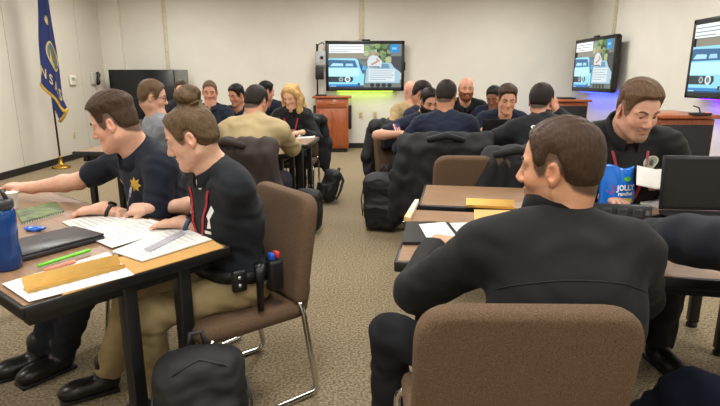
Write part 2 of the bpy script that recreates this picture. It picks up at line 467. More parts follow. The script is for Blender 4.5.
    # inner trunk and legs under the clothes
    f.cone(NB, Cm, .07 * s, .08 * s, .03); f.cone(Cm, HC, .08 * s, .08 * s, .03)
    fat = 1.12 if far else 1.0
    for nm, sd in (('L', -1), ('R', 1)):
        S, E_, W, spec = q.arms[nm]
        af = (.9 if fem else 1.0) * (1 + (B - 1) * .5) * s
        f.cone(tl(0, 0, -.06), S, .035, .04, .02)
        bare = sleeve == 'short'
        f.cone(S, E_, .040 * af if bare else .03, .043 * af if bare else .03, .02)
        if bare:
            mid = E_ + (W - E_) * .3
            f.cone(E_, mid, .041 * af, .044 * af, .02); f.cone(mid, W, .044 * af, .027 * af, .02)
        else: f.cone(E_, W, .03, .027 * af, .02)
        hd = spec.get('dir'); hd = unit(np.array([np.dot(hd, dirr), np.dot(hd, dirf), hd[2]])) if hd is not None else unit((W - E_) * np.array([1, 1, .25]))
        dz = spec.get('dorsal', (0, 0, 1)); dz = np.array([np.dot(dz, dirr), np.dot(dz, dirf), dz[2]])
        side = -sd
        tips, tt = hand_prims(f, W + hd * .012, hd, dz, side, spec.get('curl', (22, 28, 18)), spec.get('thumb', .3), .98 * s if not fem else .9 * s, fat, spec.get('spread', 5))
        q.arms[nm] = (S, E_, W, spec, hd, tips, tt)
        Hj, K, A = q.legs[nm]
        f.cone(HC, Hj, .05, .05, .02); f.cone(Hj, K, .05, .04, .02); f.cone(K, A, .04, .032, .02)
    sk = np.array(lin(skin)); hc = np.array(lin(HAIRC[hair])); dens = {None: 0, 'stubble': .35, 'full': .75, 'goatee': .55}[beard]
    def colf(V):
        p = ((V - HD) @ HR) / s; c = np.tile(sk, (len(V), 1)); hd = np.sqrt((p * p).sum(-1)) < .19
        red = np.array([1.0, .74, .68])
        lip = np.exp(-(((p[:, 0] / .020) ** 2) + (((p[:, 2] + .058 + 9 * p[:, 0] ** 2) / .008) ** 2)) ** 2) * (p[:, 1] > .075) * hd
        chk = np.exp(-(((np.abs(p[:, 0]) - .045) / .025) ** 2 + ((p[:, 2] + .025) / .025) ** 2)) * (p[:, 1] > .02) * hd * .35
        ear = (np.abs(p[:, 0]) > .076) * (np.abs(p[:, 1]) < .03) * (np.abs(p[:, 2]) < .04) * hd * .45
        nose = np.exp(-(p[:, 0] / .016) ** 2 - ((p[:, 2] + .02) / .016) ** 2) * (p[:, 1] > .09) * hd * .4
        w_ = np.clip(lip * .9 + chk + ear + nose, 0, 1)[:, None]; c = c * (1 - w_ + w_ * red)
        g = hairline(p, recede); inc = hd & (p[:, 2] > -.085)
        if cut != 'bald':
            m = (sstep(g, -.010, .004) * inc * .9 * (np.abs(p[:, 0]) < .081))[:, None]; c = c * (1 - m) + hc * m
        if dens:
            bz = sstep(-p[:, 2] - .030 + .25 * np.clip(.045 - p[:, 1], 0, .05), 0, .012) * (p[:, 1] > -.002) * hd * (p[:, 2] > -.125)
            if beard == 'goatee': bz = bz * (1 - .75 * sstep(np.abs(p[:, 0]), .026, .040)) * sstep(p[:, 1], .02, .05)
            m = (bz * dens * (1 - lip))[:, None]; c = c * (1 - m) + hc * m
        if tattoo:
            S, E_, W = q.arms[tattoo][:3]; ax = W - E_; t_ = (V - E_) @ ax / (ax @ ax); dd = np.sqrt((((V - E_) - t_[:, None] * ax) ** 2).sum(-1))
            nz = np.sin(V[:, 0] * 120 + 2 * np.sin(V[:, 1] * 90)) + np.sin(V[:, 1] * 140 + 2 * np.sin(V[:, 2] * 110)) + np.sin(V[:, 2] * 100 + V[:, 0] * 70)
            m = (sstep(nz, -.6, .5) * sstep(t_, .0, .12) * sstep(t_, .85, .7) * (dd < .06) * .55)[:, None]; c = c * (1 - m) + np.array(lin('3c443f')) * m
        return c
    res_s = res or (.0085 if far else .0042)
    q.body = f.build('body', res_s, pm('skin', 'ffffff', .5, var=.10, scale=60, bump=.12, bscale=420, sss=.12, attr=True), rt, colf)
    # ---- eyes and brows
    if eyes:
        for sd in (-1, 1):
            mb = MB(); c = hl(sd * .031, .0755, .0085); fr = HR @ unit((0, .92, -.38)); rr = .0112 * s
            ux = unit(np.cross(fr, (0, 0, 1))); uy = np.cross(ux, fr); n = 12
            V = []; Fc = []; C = []
            for i, th in enumerate(np.radians([0, 17, 17.01, 38, 38.01, 62, 95])):
                for k in range(n):
                    V.append(c + rr * (fr * cos(th) + sin(th) * (ux * cos(2 * pi * k / n) + uy * sin(2 * pi * k / n))))
                    C.append((.01, .01, .01) if i < 2 else (.08, .06, .04) if i < 4 else (.42, .38, .35))
            for i in range(6):
                for k in range(n): Fc.append((i * n + k, (i + 1) * n + k, (i + 1) * n + (k + 1) % n, i * n + (k + 1) % n))
            link('eye', raw_mesh('eye', V, Fc, print_mat('eye_paint', .15), True, np.array(C)), rt)
            if hair != 'none':
                P = []
                for t in np.linspace(0, 1, 6):
                    x = sd * (.014 + .034 * t); z = .028 + .009 * sin(t * 2.4) - .004 * t
                    h = f.trace(hl(x, .14, z), -(HR @ np.array([0, 1., 0])), .12)
                    if h is not None: P.append(h)
                if len(P) > 2: MB().tube(P, [.0028] + [.0042] * (len(P) - 2) + [.002], 6).build('eyebrow', hair_mat(hair), rt)
    # ---- hair
    if cut != 'bald':
        h = Field(); t1 = .03
        h.ell(hl(0, -.006, .038), np.array([.078, .098, .094]) * s, HR, .02); hw = hl
        h.ell(hl(0, -.03, -.03), np.array([.060, .055, .05]) * s, HR, .04)
        if cut == 'bun':
            h.cone(hl(.0, -.045, .125), hl(.0, -.06, .165), .034 * s, .026 * s, .02)
            for k in range(9):
                an = k * 2 * pi / 9; rad_ = .036
                c0 = np.array([rad_ * cos(an), -.055 + rad_ * .8 * sin(an), .158 + .012 * sin(3 * an + 1)])
                c1 = np.array([rad_ * cos(an + .9), -.055 + rad_ * .8 * sin(an + .9), .158 + .018 * sin(3 * an + 2.4)])
                h.cone(hl(*c0), hl(*c1), .021 * s, .016 * s, .006)
            h.ell(hl(0, -.056, .182), np.array([.028, .026, .016]) * s, HR, .012)
        if cut == 'long':
            for sd in (-1, 1):
                h.chain([hl(sd * .03, .03, .115), hl(sd * .085, .01, .04), hl(sd * .092, .005, -.06), hl(sd * .088, .035, -.16), hl(sd * .08, .055, -.25)], [.016, .020, .028, .034, .018], .03)
                h.chain([hl(sd * .045, -.07, .08), hl(sd * .06, -.085, -.05), hl(sd * .06, -.08, -.17), hl(sd * .05, -.07, -.24)], [.04, .045, .05, .03], .04)
        def post(P, D):
            p = ((P - HD) @ HR) / s; g = hairline(p, recede if cut not in ('bun', 'long') else recede + .004)
            up = sstep(p[..., 2], .045, .105); t = tside + (ttop - tside) * up
            front = sstep(p[..., 1], .02, .06)
            tr = (.055 if cut == 'short' else .035) * (1 - front) + .020 * front
            th = -.006 + (t + .006) * sstep(g, -.006, tr)
            if cut in ('bun', 'long'): th = np.where((p[..., 2] > .125) | (np.abs(p[..., 0]) > .082) | (p[..., 2] < -.075), .004, th)
            an = np.arctan2(p[..., 0], p[..., 1] + .3)
            n_ = np.sin(p[..., 0] * 420 + 3 * np.sin(p[..., 1] * 60) + 2 * np.sin(p[..., 2] * 70)) * .5 + np.sin(p[..., 0] * 190 + p[..., 1] * 150 + 2 * np.sin(p[..., 2] * 90 + 1))
            return D - (th + n_ * .0011 * sstep(t, .0, .015)) * s
        h.post = post; h.pad = .035
        q.hair = h.build('hair', .0075 if far else .0036, hair_mat(hair), rt)
    if beard == 'full':
        bf = Field(); bf.ell(hl(0, .030, -.034), np.array([.062, .064, .080]) * s, HR, .02); bf.cone(hl(0, .074, -.094), hl(0, .068, -.09), .022 * s, .025 * s, .03)
        for sd in (-1, 1): bf.cone(hl(sd * .050, .0, -.055), hl(sd * .016, .068, -.092), .022 * s, .019 * s, .03)
        def bpost(P, D):
            p = ((P - HD) @ HR) / s; ax = np.abs(p[..., 0])
            if beard == 'full':
                g = np.minimum(np.minimum(-.028 - p[..., 2] + .6 * np.clip(ax - .035, 0, 1), p[..., 1] + .004), .2)
                th = .013
            else:
                g = np.minimum(np.minimum(.034 - ax, -.038 - p[..., 2]), p[..., 1] - .04); th = .006
            mouth = np.maximum(np.abs(p[..., 2] + .058) - .010, ax - .024)
            g = np.minimum(g, mouth)
            return D - (-.012 + (th + .012) * sstep(g, -.006, .012) + .0012 * np.sin(p[..., 0] * 300 + p[..., 2] * 210)) * s
        bf.post = bpost; bf.pad = .03
        bf.build('beard', .007 if far else .0042, hair_mat(hair), rt)
    # ---- top
    tname = topname or {'polo': 'polo_shirt', 'jacket': 'jacket', 'shirt': 'shirt'}[top]
    th = {'polo': .006, 'shirt': .008, 'jacket': .018}[top]
    g = Field(); d = th
    ch = .155 if fem else .172
    g.ell(tl(0, .012, -.20), np.array([(ch + d) * B, (.108 + d) * B, .20]) * s, r2, .05)
    g.ell(tl(0, -.02, -.13), np.array([(ch - .01) * B + d, .095 + d, .14]) * s, r2, .05)
    if fem:
        for sd in (-1, 1): g.ell(tl(sd * .07, .085, -.22), np.array([.07, .062, .07]) * s, r2, .05)
    g.ell(ml(0, .02 + (B - 1) * .12, -.01), np.array([(.150 + d) * B, (.112 + d) * B ** 1.5, .17]) * s, r1, .07)
    g.ell(HC + r1 @ np.array([0, .01, .06]) * s, np.array([(.165 + d) * B, (.125 + d) * B, .13]) * s, r1, .06)
    for nm, sd in (('L', -1), ('R', 1)):
        S, E_, W = q.arms[nm][:3]
        g.cone(tl(sd * .03, -.015, .0), tl(sd * (shw - .03), -.012, -.055), (.045 + d) * s, (.052 + d) * s, .05)
        g.cone(tl(sd * (shw - .07), .0, -.08), S, (.07 + d) * s, (.062 + d) * s * (1 + (B - 1) * .6), .05)
        k = (1 + (B - 1) * .6) * s * (.9 if fem else 1)
        if sleeve == 'short':
            e = S + (E_ - S) * .76
            g.capped(S, e, (.060 + d) * k, (.058 + d) * k, .03)
        else:
            g.cone(S, E_, (.060 + d) * k, (.048 + d) * k, .03); e = E_ + (W - E_) * .95
            g.capped(E_, e, (.048 + d) * k, (.033 + d) * k, .02)
    g.post = lambda P, D: D + folds(P, fold, .085 if top != 'jacket' else .11, int(head[0] * 100) % 97 + 3) * sstep(np.abs(D), .3, 0)
    g.pad = .012
    q.topf = g
    topm = pm('cloth_' + topc + top, topc, .82 if top != 'jacket' else .72, var=.10, scale=9, bump=.25, bscale=700, sheen=.04, spec=.2)
    q.top = g.build(tname, .0125 if far else .0075, topm, rt)
    # ---- collar
    if collar:
        mb = MB(); n = 28; V = []; Fc = []
        prof = [(.058, -.045), (.064, .012), (.068, .030), (.074, .026), (.094, -.022), (.090, -.026)] if top != 'jacket' else \
               [(.062, -.02), (.068, .04), (.071, .066), (.079, .065), (.086, .03), (.094, -.02)]
        gap = .22 if top != 'jacket' else .30
        ax = unit(unit(hl(0, -.02, -.05) - NB) + r2[:, 2] * 1.2); xx = unit(r2[:, 0] - ax * (r2[:, 0] @ ax)); yy = np.cross(ax, xx); m = len(prof)
        cs = s * (1 + (B - 1) * .8) * (.9 if fem else 1)
        for i in range(n + 1):
            an = gap + (2 * pi - 2 * gap) * i / n; fr = .5 + .5 * cos(an); fr3 = fr ** 2
            for (r_, z) in prof:
                pnt = NB + (xx * sin(an) * r_ * 1.06 + yy * (cos(an) * r_ + .012 + .018 * fr3) + ax * (z + collar_up - .042 * fr3)) * cs
                V.append(pnt)
        for i in range(n):
            for j in range(m): Fc.append((i * m + j, i * m + (j + 1) % m, (i + 1) * m + (j + 1) % m, (i + 1) * m + j))
        Fc += [tuple(range(m)), tuple(reversed([n * m + j for j in range(m)]))]
        q.collar = link('collar', raw_mesh('collar', V, Fc, topm, True), rt)
        if undershirt:
            u = Field(); u.ell(tl(0, .055, -.05), np.array([.045, .04, .055]) * s, r2, .01)
            u.build('undershirt', .008, pm('undershirt_white', 'd8d6d0', .8), rt)
    # ---- trousers and shoes
    t = Field()
    t.ell(HC + np.array([0, .0, .0]), np.array([.172 * B, .13 * B, .115]) * s, None, .05)
    for nm, sd in (('L', -1), ('R', 1)):
        Hj, K, A = q.legs[nm]
        t.cone(Hj, K, .088 * s * B, .068 * s, .04); e = K + (A - K) * .93
        t.cone(K, e, .067 * s, .060 * s, .04)
    t.post = lambda P, D: D + folds(P, .005, .10, int(head[1] * 100) % 89 + 5); t.pad = .012
    q.trousers = t.build('trousers', .016 if far else .0105, pm('trousers_' + pants, pants, .85, var=.12, scale=14, bump=.25, bscale=600, spec=.2), rt)
    for nm, sd in (('L', -1), ('R', 1)):
        Hj, K, A = q.legs[nm]; fd = A - K; fd = np.array([sd * .12, 1, 0]); fd = unit(fd)
        b0 = np.array([A[0], A[1], 0]); px = np.array([fd[1], -fd[0], 0]); R = np.stack([px, fd, np.array([0, 0, 1.])], -1)
        sh = Field(); sh.cone(b0 + np.array([0, 0, .065]), A + np.array([0, 0, .05]), .047 * s, .052 * s, .02)
        sh.ell(b0 + fd * .075 + np.array([0, 0, .045]), np.array([.05, .125, .045]) * s, R, .03)
        sh.ell(b0 + fd * .14 + np.array([0, 0, .038]), np.array([.047, .06, .036]) * s, R, .03)
        def spost(P, D): return np.maximum(D, .004 - P[..., 2])
        sh.post = spost
        so = sh.build('shoe', .012 if far else .009, pm('shoe_' + shoe, shoe, .35, var=.1), rt)
        sb = MB(); sb.box(tuple(b0 + fd * .078 + np.array([0, 0, .008])), (.088 * s, .245 * s, .016), Matrix([list(r) for r in R]), .006).build('sole', pm('sole_rubber', '0d0d0d', .7), so)
    return q
def frame_z(v):
    v = unit(v); a = np.array([1., 0, 0]) if abs(v[0]) < .8 else np.array([0, 1., 0]); x = unit(np.cross(a, v)); return np.stack([x, np.cross(v, x), v], -1)
def rt_local(root, dirr, dirf, x, y, z):
    p = root + dirr * x + dirf * y; return np.array([p[0], p[1], z])
def on_chest(q, x, z, off=.004):
    """point on the front of the top at torso coordinates"""
    o = q.tl(x, .45, z); h = q.topf.trace(o, -(q.r2 @ np.array([0, 1., 0])), .6)
    return None if h is None else h + q.r2 @ np.array([0, 1., 0]) * off
def lanyard(q, c, lowz=-.30, c2=None):
    d = q.r2 @ np.array([0, 1., 0]); mb = MB(); 
    for sd in (-1, 1):
        P = []
        for t in np.linspace(0, 1, 12):
            p = on_chest(q, sd * (.075 * (1 - t) ** .8 + .004), -.055 + (lowz + .055) * t)
            if p is not None: P.append(p)
        w = q.r2 @ np.array([1., 0, 0]); V = []; Fc = []
        for p in P: V += [p - w * .007, p + w * .007, p + w * .007 + d * .003, p - w * .007 + d * .003]
        for i in range(len(P) - 1):
            for j in range(4): Fc.append((i * 4 + j, i * 4 + (j + 1) % 4, i * 4 + 4 + (j + 1) % 4, i * 4 + 4 + j))
        MB().add(V, Fc).build('lanyard', pm('lanyard_' + c, c, .6), q.root)
def patch(q, verts, faces, x, z, name, mat, scale=1.0, cols=None, off=.003, rot=0, back=False):
    """flat marks laid onto the chest (or back) of the top"""
    sg = -1 if back else 1; d = q.r2 @ np.array([0, float(sg), 0]); V = []
    for v in verts:
        u = -v[0] * sg if not back else v[0]
        a, b = (v[0] * cos(rot) - v[1] * sin(rot)) * scale, (v[0] * sin(rot) + v[1] * cos(rot)) * scale
        o = q.tl(x - sg * a, sg * .45, z + b); h = q.topf.trace(o, -d, .6)
        if h is None: h = q.tl(x - sg * a, sg * .12, z + b)
        V.append(h + d * (off + (v[2] if len(v) > 2 else 0)))
    return link(name, raw_mesh(name, V, faces, mat, False, cols), q.root)
# ------------------------------------------------------------------ the room
M_wall = pm('wall_paint', 'dad6cb', .85, var=.025, scale=3, bump=.05, bscale=160)
M_left = pm('wall_panel_vinyl', 'cdc7ba', .8, var=.02, scale=3, bump=.05, bscale=200)
M_base = pm('baseboard_rubber', '1c1a19', .5)
M_trim = pm('raceway_beige', 'c6bda2', .5)
M_plate = pm('plate_ivory', 'cfc29a', .45, var=.03)
def carpet():
    m = pm('carpet', '5c4e3a', .98, var=.3, scale=80, bump=.9, bscale=260, c2='b7a584', detail=6)
    return m
def struct(o): o['kind'] = 'structure'; return o
struct(MB().box(((XL + XR) / 2, (YB + YF) / 2, -.05), (XR - XL + .4, YB - YF + .4, .1)).build('floor', carpet()))
struct(MB().box(((XL + XR) / 2, YB + .1, ZC / 2), (XR - XL + .4, .2, ZC)).build('wall_back', M_wall))
struct(MB().box((XR + .1, (YB + YF) / 2, ZC / 2), (.2, YB - YF, ZC)).build('wall_right', M_wall))
struct(MB().box(((XL + XR) / 2, YF - .1, ZC / 2), (XR - XL + .4, .2, ZC)).build('wall_rear', M_wall))
wl = struct(MB().box((XL - .13, (YB + YF) / 2, ZC / 2), (.2, YB - YF, ZC)).build('wall_left', pm('wall_gap', '55504a', .8)))
ys = [YF, -1.3, 0.2, 1.7, 3.2, 4.7, 6.2, 7.62, 9.55, YB]
for i in range(len(ys) - 1):            # movable wall panels with open joints
    MB().box((XL - .015, (ys[i] + ys[i + 1]) / 2, ZC / 2), (.03, ys[i + 1] - ys[i] - .012, ZC)).build('panel', M_left, wl)
struct(MB().box(((XL + XR) / 2, (YB + YF) / 2, ZC + .1), (XR - XL + .4, YB - YF + .4, .2)).build('ceiling', pm('ceiling_tile', 'd8d5cc', .9, var=.05, scale=60)))
# boxed-out corner column
struct(MB().box((XL + .19, YB - .06, ZC / 2), (.38, .12, ZC)).build('wall_column', pm('column_paint', 'dcd8cc', .8, var=.02)))
struct(MB().box((XL + .008, (YB + YF) / 2, .05), (.016, YB - YF, .10)).build('baseboard_left', M_base))
struct(MB().box(((XL + XR) / 2 + .2, YB - .008, .05), (XR - XL - .4, .016, .10)).build('baseboard_back', M_base))
struct(MB().box((XR - .008, (YB + YF) / 2, .05), (.016, YB - YF, .10)).build('baseboard_right', M_base))
# ceiling fixtures
for i, (x, y) in enumerate(FIXTURES):
    t = thing('ceiling_light', 'recessed rectangular fluorescent light in the white ceiling', 'ceiling light', (x, y, ZC - .02), 0, 'ceiling lights')
    mb = MB()
    for (cx, cy, sx, sy) in ((0, .59, .62, .03), (0, -.59, .62, .03), (.295, 0, .03, 1.15), (-.295, 0, .03, 1.15)): mb.box((cx, cy, 0), (sx, sy, .04))
    mb.build('frame', pm('fixture_white', 'e8e6e0', .5), t)
    MB().box((0, 0, .006), (.57, 1.16, .006)).build('diffuser', pm('diffuser', 'f4f2ea', .6, emit=('fff4e0', 1.2)), t)
# cable raceways
for n, (x, y, z0, dx, dy) in enumerate([(.03, YB - .012, 2.09, .10, .024), (-3.72, YB - .012, 0.3, .07, .024)]):
    struct(MB().box((x, y, (z0 + ZC) / 2), (dx, dy, ZC - z0), None, .004).build('trim_%d' % (n + 1), M_trim))
struct(MB().box((XR - .012, 9.35, (2.1 + ZC) / 2), (.024, .09, ZC - 2.1), None, .004).build('trim_3', M_trim))
# wall plates
def outlet(label, loc, rz):
    t = thing('wall_outlet', label, 'outlet', loc, rz)
    MB().box((0, -.004, 0), (.085, .010, .13), None, .004).build('plate', M_plate, t)
    for z in (-.025, .025):
        so = MB().box((0, -.010, z), (.04, .006, .034), None, .004).build('socket', pm('socket_ivory', 'b9ac86', .4), t)
        for x in (-.008, .008): MB().box((x, -.0135, z + .004), (.003, .002, .010)).build('slot', M_base, so)
outlet('ivory wall outlet below the display, beside the wooden lectern', (.02, YB - .001, .656), 0)
outlet('ivory wall outlet below the display, farther from the wooden lectern', (.30, YB - .001, .656), 0)
outlet('pale outlet plate low on the panelled wall near the flag', (XL + .001, 9.05, .42), pi / 2)
t = thing('thermostat', 'white thermostat box on the panelled wall beside flag', 'thermostat', (XL, 9.2, 1.33), pi / 2)
MB().box((0, -.02, 0), (.20, .04, .17), None, .012).build('case', pm('thermostat_white', 'ded9cc', .5), t)
MB().box((-.02, -.042, .02), (.10, .004, .05)).build('display', pm('thermo_display', '9aa094', .3), t)
MB().box((.07, -.042, 0), (.022, .006, .07), None, .003).build('lever', pm('thermo_lever', 'b5ae9e', .5), t)
t = thing('light_switch', 'beige switch plate on the panelled wall near the flag', 'switch', (XL, 8.35, 1.27), pi / 2)
MB().box((0, -.004, 0), (.08, .008, .16), None, .003).build('plate', pm('switch_beige', 'bdb4a0', .5), t); MB().box((0, -.010, 0), (.014, .012, .03)).build('toggle', M_plate, t)
t = thing('wall_phone', 'black telephone handset on a pale wall bracket beside thermostat', 'telephone', (XL, 9.95, 1.36), pi / 2)
MB().box((-.03, -.02, 0), (.16, .04, .22), None, .01).build('bracket', pm('phone_grey', 'c0bbb0', .5), t)
MB().tube([(.02, -.06, -.11), (.02, -.085, -.07), (.03, -.075, 0), (.05, -.085, .07), (.05, -.06, .11)], [.032, .036, .026, .036, .03], 10).build('handset', pm('phone_black', '141414', .35), t)

# ------------------------------------------------------------------ displays
def slide_mesh():
    """the slide shown on every display: 0..1 x 0..1, y up, layered flat print"""
    mb = MB(); lay = [0]
    def poly(pts, c):
        lay[0] += 1; z = -.0004 * lay[0]
        mb.add([(x, z, y) for x, y in pts], [tuple(range(len(pts)))], lin(c))
    def rect(x0, y0, x1, y1, c): poly([(x0, y0), (x1, y0), (x1, y1), (x0, y1)], c)
    def disc(x, y, r, c, ar=1.68, n=14): poly([(x + r * cos(2 * pi * k / n), y + ar * r * sin(2 * pi * k / n)) for k in range(n)], c)
    rect(0, 0, 1, 1, '6e7674'); r = random.Random(3)
    rect(0, .62, .55, .78, '8b8577'); rect(0, .60, .55, .66, '5d6468')
    for k in range(60): disc(r.uniform(.5, .9), r.uniform(.62, .98), r.uniform(.02, .05), r.choice(['3f5a33', '5b7a48', '7f9a63', '8a8f6a', '2e4429', 'a7b08a']), n=8)
    rect(.86, .30, 1, .72, '3b3f45'); rect(.9, .18, 1, .34, 'b9bcbd')
    # second car and windscreen
    poly([(.5, .1), (.98, .1), (.98, .36), (.9, .46), (.86, .56), (.62, .58), (.52, .42)], '9cc0cf'); poly([(.58, .44), (.84, .44), (.82, .54), (.64, .56)], '5f8aa8')
    # officer
    poly([(.54, .44), (.53, .60), (.56, .71), (.61, .745), (.67, .72), (.735, .60), (.72, .46)], 'c9d3d8'); poly([(.65, .69), (.71, .61), (.60, .51), (.575, .54), (.66, .61)], 'b98d74')
    disc(.605, .79, .026, 'bf9078'); poly([(.57, .81), (.575, .85), (.63, .86), (.645, .815)], '8d979c'); rect(.55, .46, .70, .485, '3a4650')
    # front car
    poly([(0, .05), (.48, .05), (.49, .30), (.46, .44), (.40, .64), (.36, .67), (0, .67)], '8ed6ee')
    poly([(0, .46), (.40, .46), (.36, .62), (.02, .64), (0, .62)], '33628c'); poly([(.02, .49), (.20, .49), (.20, .55), (.06, .56)], 'a9dcf0'); poly([(.23, .49), (.34, .49), (.33, .55), (.24, .55)], '9fd2e8')
    rect(0, .26, .42, .44, 'b8ecf8'); poly([(0, .12), (.31, .12), (.34, .17), (.33, .24), (0, .25)], '23303a'); disc(.26, .185, .04, 'e6f4f4'); disc(.26, .185, .026, '6d8288'); disc(.17, .185, .03, 'a9bcc0'); disc(.17, .185, .018, '506066')
    rect(0, .02, .42, .07, '2c7fc0'); rect(0, .0, .48, .025, '173f66'); poly([(.41, .6), (.47, .5), (.5, .36), (.47, .3), (.43, .46)], '2a5478'); rect(.40, .04, .43, .10, '22303a')
    poly([(.46, .40), (.52, .40), (.52, .48), (.47, .50)], '4aa0d8')
    for k in range(4): disc(.60 + .08 * k, .05, .03, '20262a')
    # caption boxes
    rect(.01, .79, .48, .985, 'f4f6f4')
    for k, (l) in enumerate((.44, .43, .27)): rect(.02, .925 - .055 * k, .02 + l, .94 - .055 * k, '6f8c98')
    rect(.55, .13, .91, .42, 'cfdade')
    for k, l in enumerate((.33, .30, .34, .31, .22)): rect(.565, .375 - .05 * k, .565 + l, .387 - .05 * k, '8299a6')
    rect(.84, .80, .965, .985, '1f86c8'); rect(.87, .87, .93, .92, '7cc4ec'); rect(.02, .02, .10, .03, 'd8ecf4')
    me = raw_mesh('screen_image', mb.V, mb.F, screen_mat('screen_glow', 1.2), False, np.array(mb.C)); return me
SLIDE = slide_mesh()
def display(label, loc, rz, tilt, led, arm=.12, strength=None):
    t = thing('wall_display', label, 'television', loc, rz); W_, H_ = 1.50, .925
    t.rotation_euler = (tilt, 0, rz)
    mb = MB()
    for (cx, cz, sx, sz) in ((0, H_ / 2 - .028, W_, .056), (0, -H_ / 2 + .034, W_, .068), (-W_ / 2 + .028, 0, .056, H_), (W_ / 2 - .028, 0, .056, H_)): mb.box((cx, 0, cz), (sx, .07, sz), None, .008)
    mb.build('bezel', pm('bezel_black', '18191b', .35), t)
    MB().box((0, .04, 0), (W_ - .03, .05, H_ - .03), None, .012).build('back_case', pm('case_black', '101113', .5), t)
    sc = link('screen', SLIDE, t, (-W_ / 2 + .056, -.005, -H_ / 2 + .068)); sc.scale = (W_ - .112, 1, H_ - .124)
    MB().box((0, .075, .0), (.5, .03, .42)).build('mount_plate', pm('bracket_black', '141414', .5), t)
    MB().tube([(0, .08, 0), (.10, .08 + arm * .5, 0), (0, .08 + arm, 0)], .02, 8).build('mount_arm', pm('bracket_black', '141414', .5), t)
    MB().box((.02, -.01, H_ / 2 + .012), (.16, .05, .03), None, .01).build('camera_bar', pm('bezel_black', '18191b', .35), t)
    MB().box((W_ / 2 + .012, .01, .0), (.022, .06, .16), None, .006).build('side_module', pm('bezel_black', '18191b', .35), t)
    ls = MB().box((0, .03, -H_ / 2 - .006), (W_ * .72, .012, .010)).build('led_strip', pm('led_' + led[0], led[0], .5, emit=(led[0], led[1])), t)
    ld = bpy.data.lights.new('led_strip_light', 'AREA'); ld.shape = 'RECTANGLE'; ld.size = W_ * .7; ld.size_y = .02; ld.energy = led[2]; ld.color = lin(led[0])
    lo = bpy.data.objects.new('led_strip_light', ld); COL.objects.link(lo); lo.parent = t; lo.location = (0, .05, -H_ / 2 - .015); lo.rotation_euler = (radians(35), 0, 0)
    return t
display('large wall display showing a car slide, yellow-green glow underneath', (.095, YB - .16, 1.59), 0, 0, ('b6e04a', 3, 1.6), .07)
display('wall display with blue glow below, hung under a cable raceway', (XR - .22, 9.50, 1.59), -pi / 2 + radians(2), radians(0), ('2848ff', 6, 5), .13)
display('wall display with violet glow below, next to microphone lectern', (XR - .22, 5.97, 1.585), -pi / 2, radians(0), ('6a20ff', 6, 5), .13)

def lectern(label, loc, rz, h=1.04, wd=.64, dp=.5, black_end=False):
    t = thing('lectern', label, 'lectern', loc, rz)
    M_ch = pm('cherry_wood', '8a4526', .35, c2='a5592f', scale=7, stretch=(6, 6, .6), detail=5, coat=.2)
    M_dk = pm('lectern_black', '17171a', .6)
    MB().box((0, 0, .045), (wd - .08, dp - .08, .05)).build('plinth', M_dk, t)
    mb = MB(); mb.box((0, 0, (h + .03) / 2), (wd - .04, dp - .02, h - .12), None, .006); mb.build('body', M_ch, t)
    MB().box((0, 0, h - .018), (wd + .08, dp + .06, .036), None, .008).build('top', M_ch, t)
    dr = MB().box((0, -dp / 2, h - .14), (wd - .10, .02, .12), None, .004).build('drawer', M_ch, t)
    MB().box((0, -dp / 2 - .018, h - .14), (.12, .012, .012), None, .004).build('handle', pm('brass_dull', '8a7440', .35, metal=.8), dr)
    for sx in (-1, 1):
        d = MB().box((sx * (wd - .10) / 4, -dp / 2, .46), ((wd - .11) / 2 - .004, .02, h - .36), None, .004).build('door', M_ch, t)
        MB().box((-sx * 0 + sx * .03, -dp / 2 - .014, .6), (.010, .012, .08), None, .004).build('handle', pm('brass_dull', '8a7440', .35, metal=.8), d)
        MB().box((sx * (wd / 2 + .012), .02, h * .62), (.05, dp * .7, h * .42), None, .015).build('side_panel', M_dk, t) if not black_end else MB().box((sx * (wd / 2 - .012), .0, h * .48), (.03, dp - .06, h * .84), None, .004).build('side_panel', M_dk, t)
    for sx in (-1, 1):
        for sy in (-1, 1): MB().lathe([(.012, 0), (.022, .004), (.022, .02), (.012, .022)], 10, (sx * (wd / 2 - .09), sy * (dp / 2 - .09), .0)).build('caster', M_dk, t)
    return t
lectern('cherry wood lectern with doors standing under the display on back wall', (-.52, 10.12, 0), 0)
lectern('cherry topped lectern with black side by the blue-lit display', (3.50, 9.05, 0), -pi / 2, 1.02, black_end=True)
lectern('cherry lectern behind big man in black, carrying a closed laptop', (3.30, 5.70, 0), -pi / 2, 1.0, .78, .56, True)
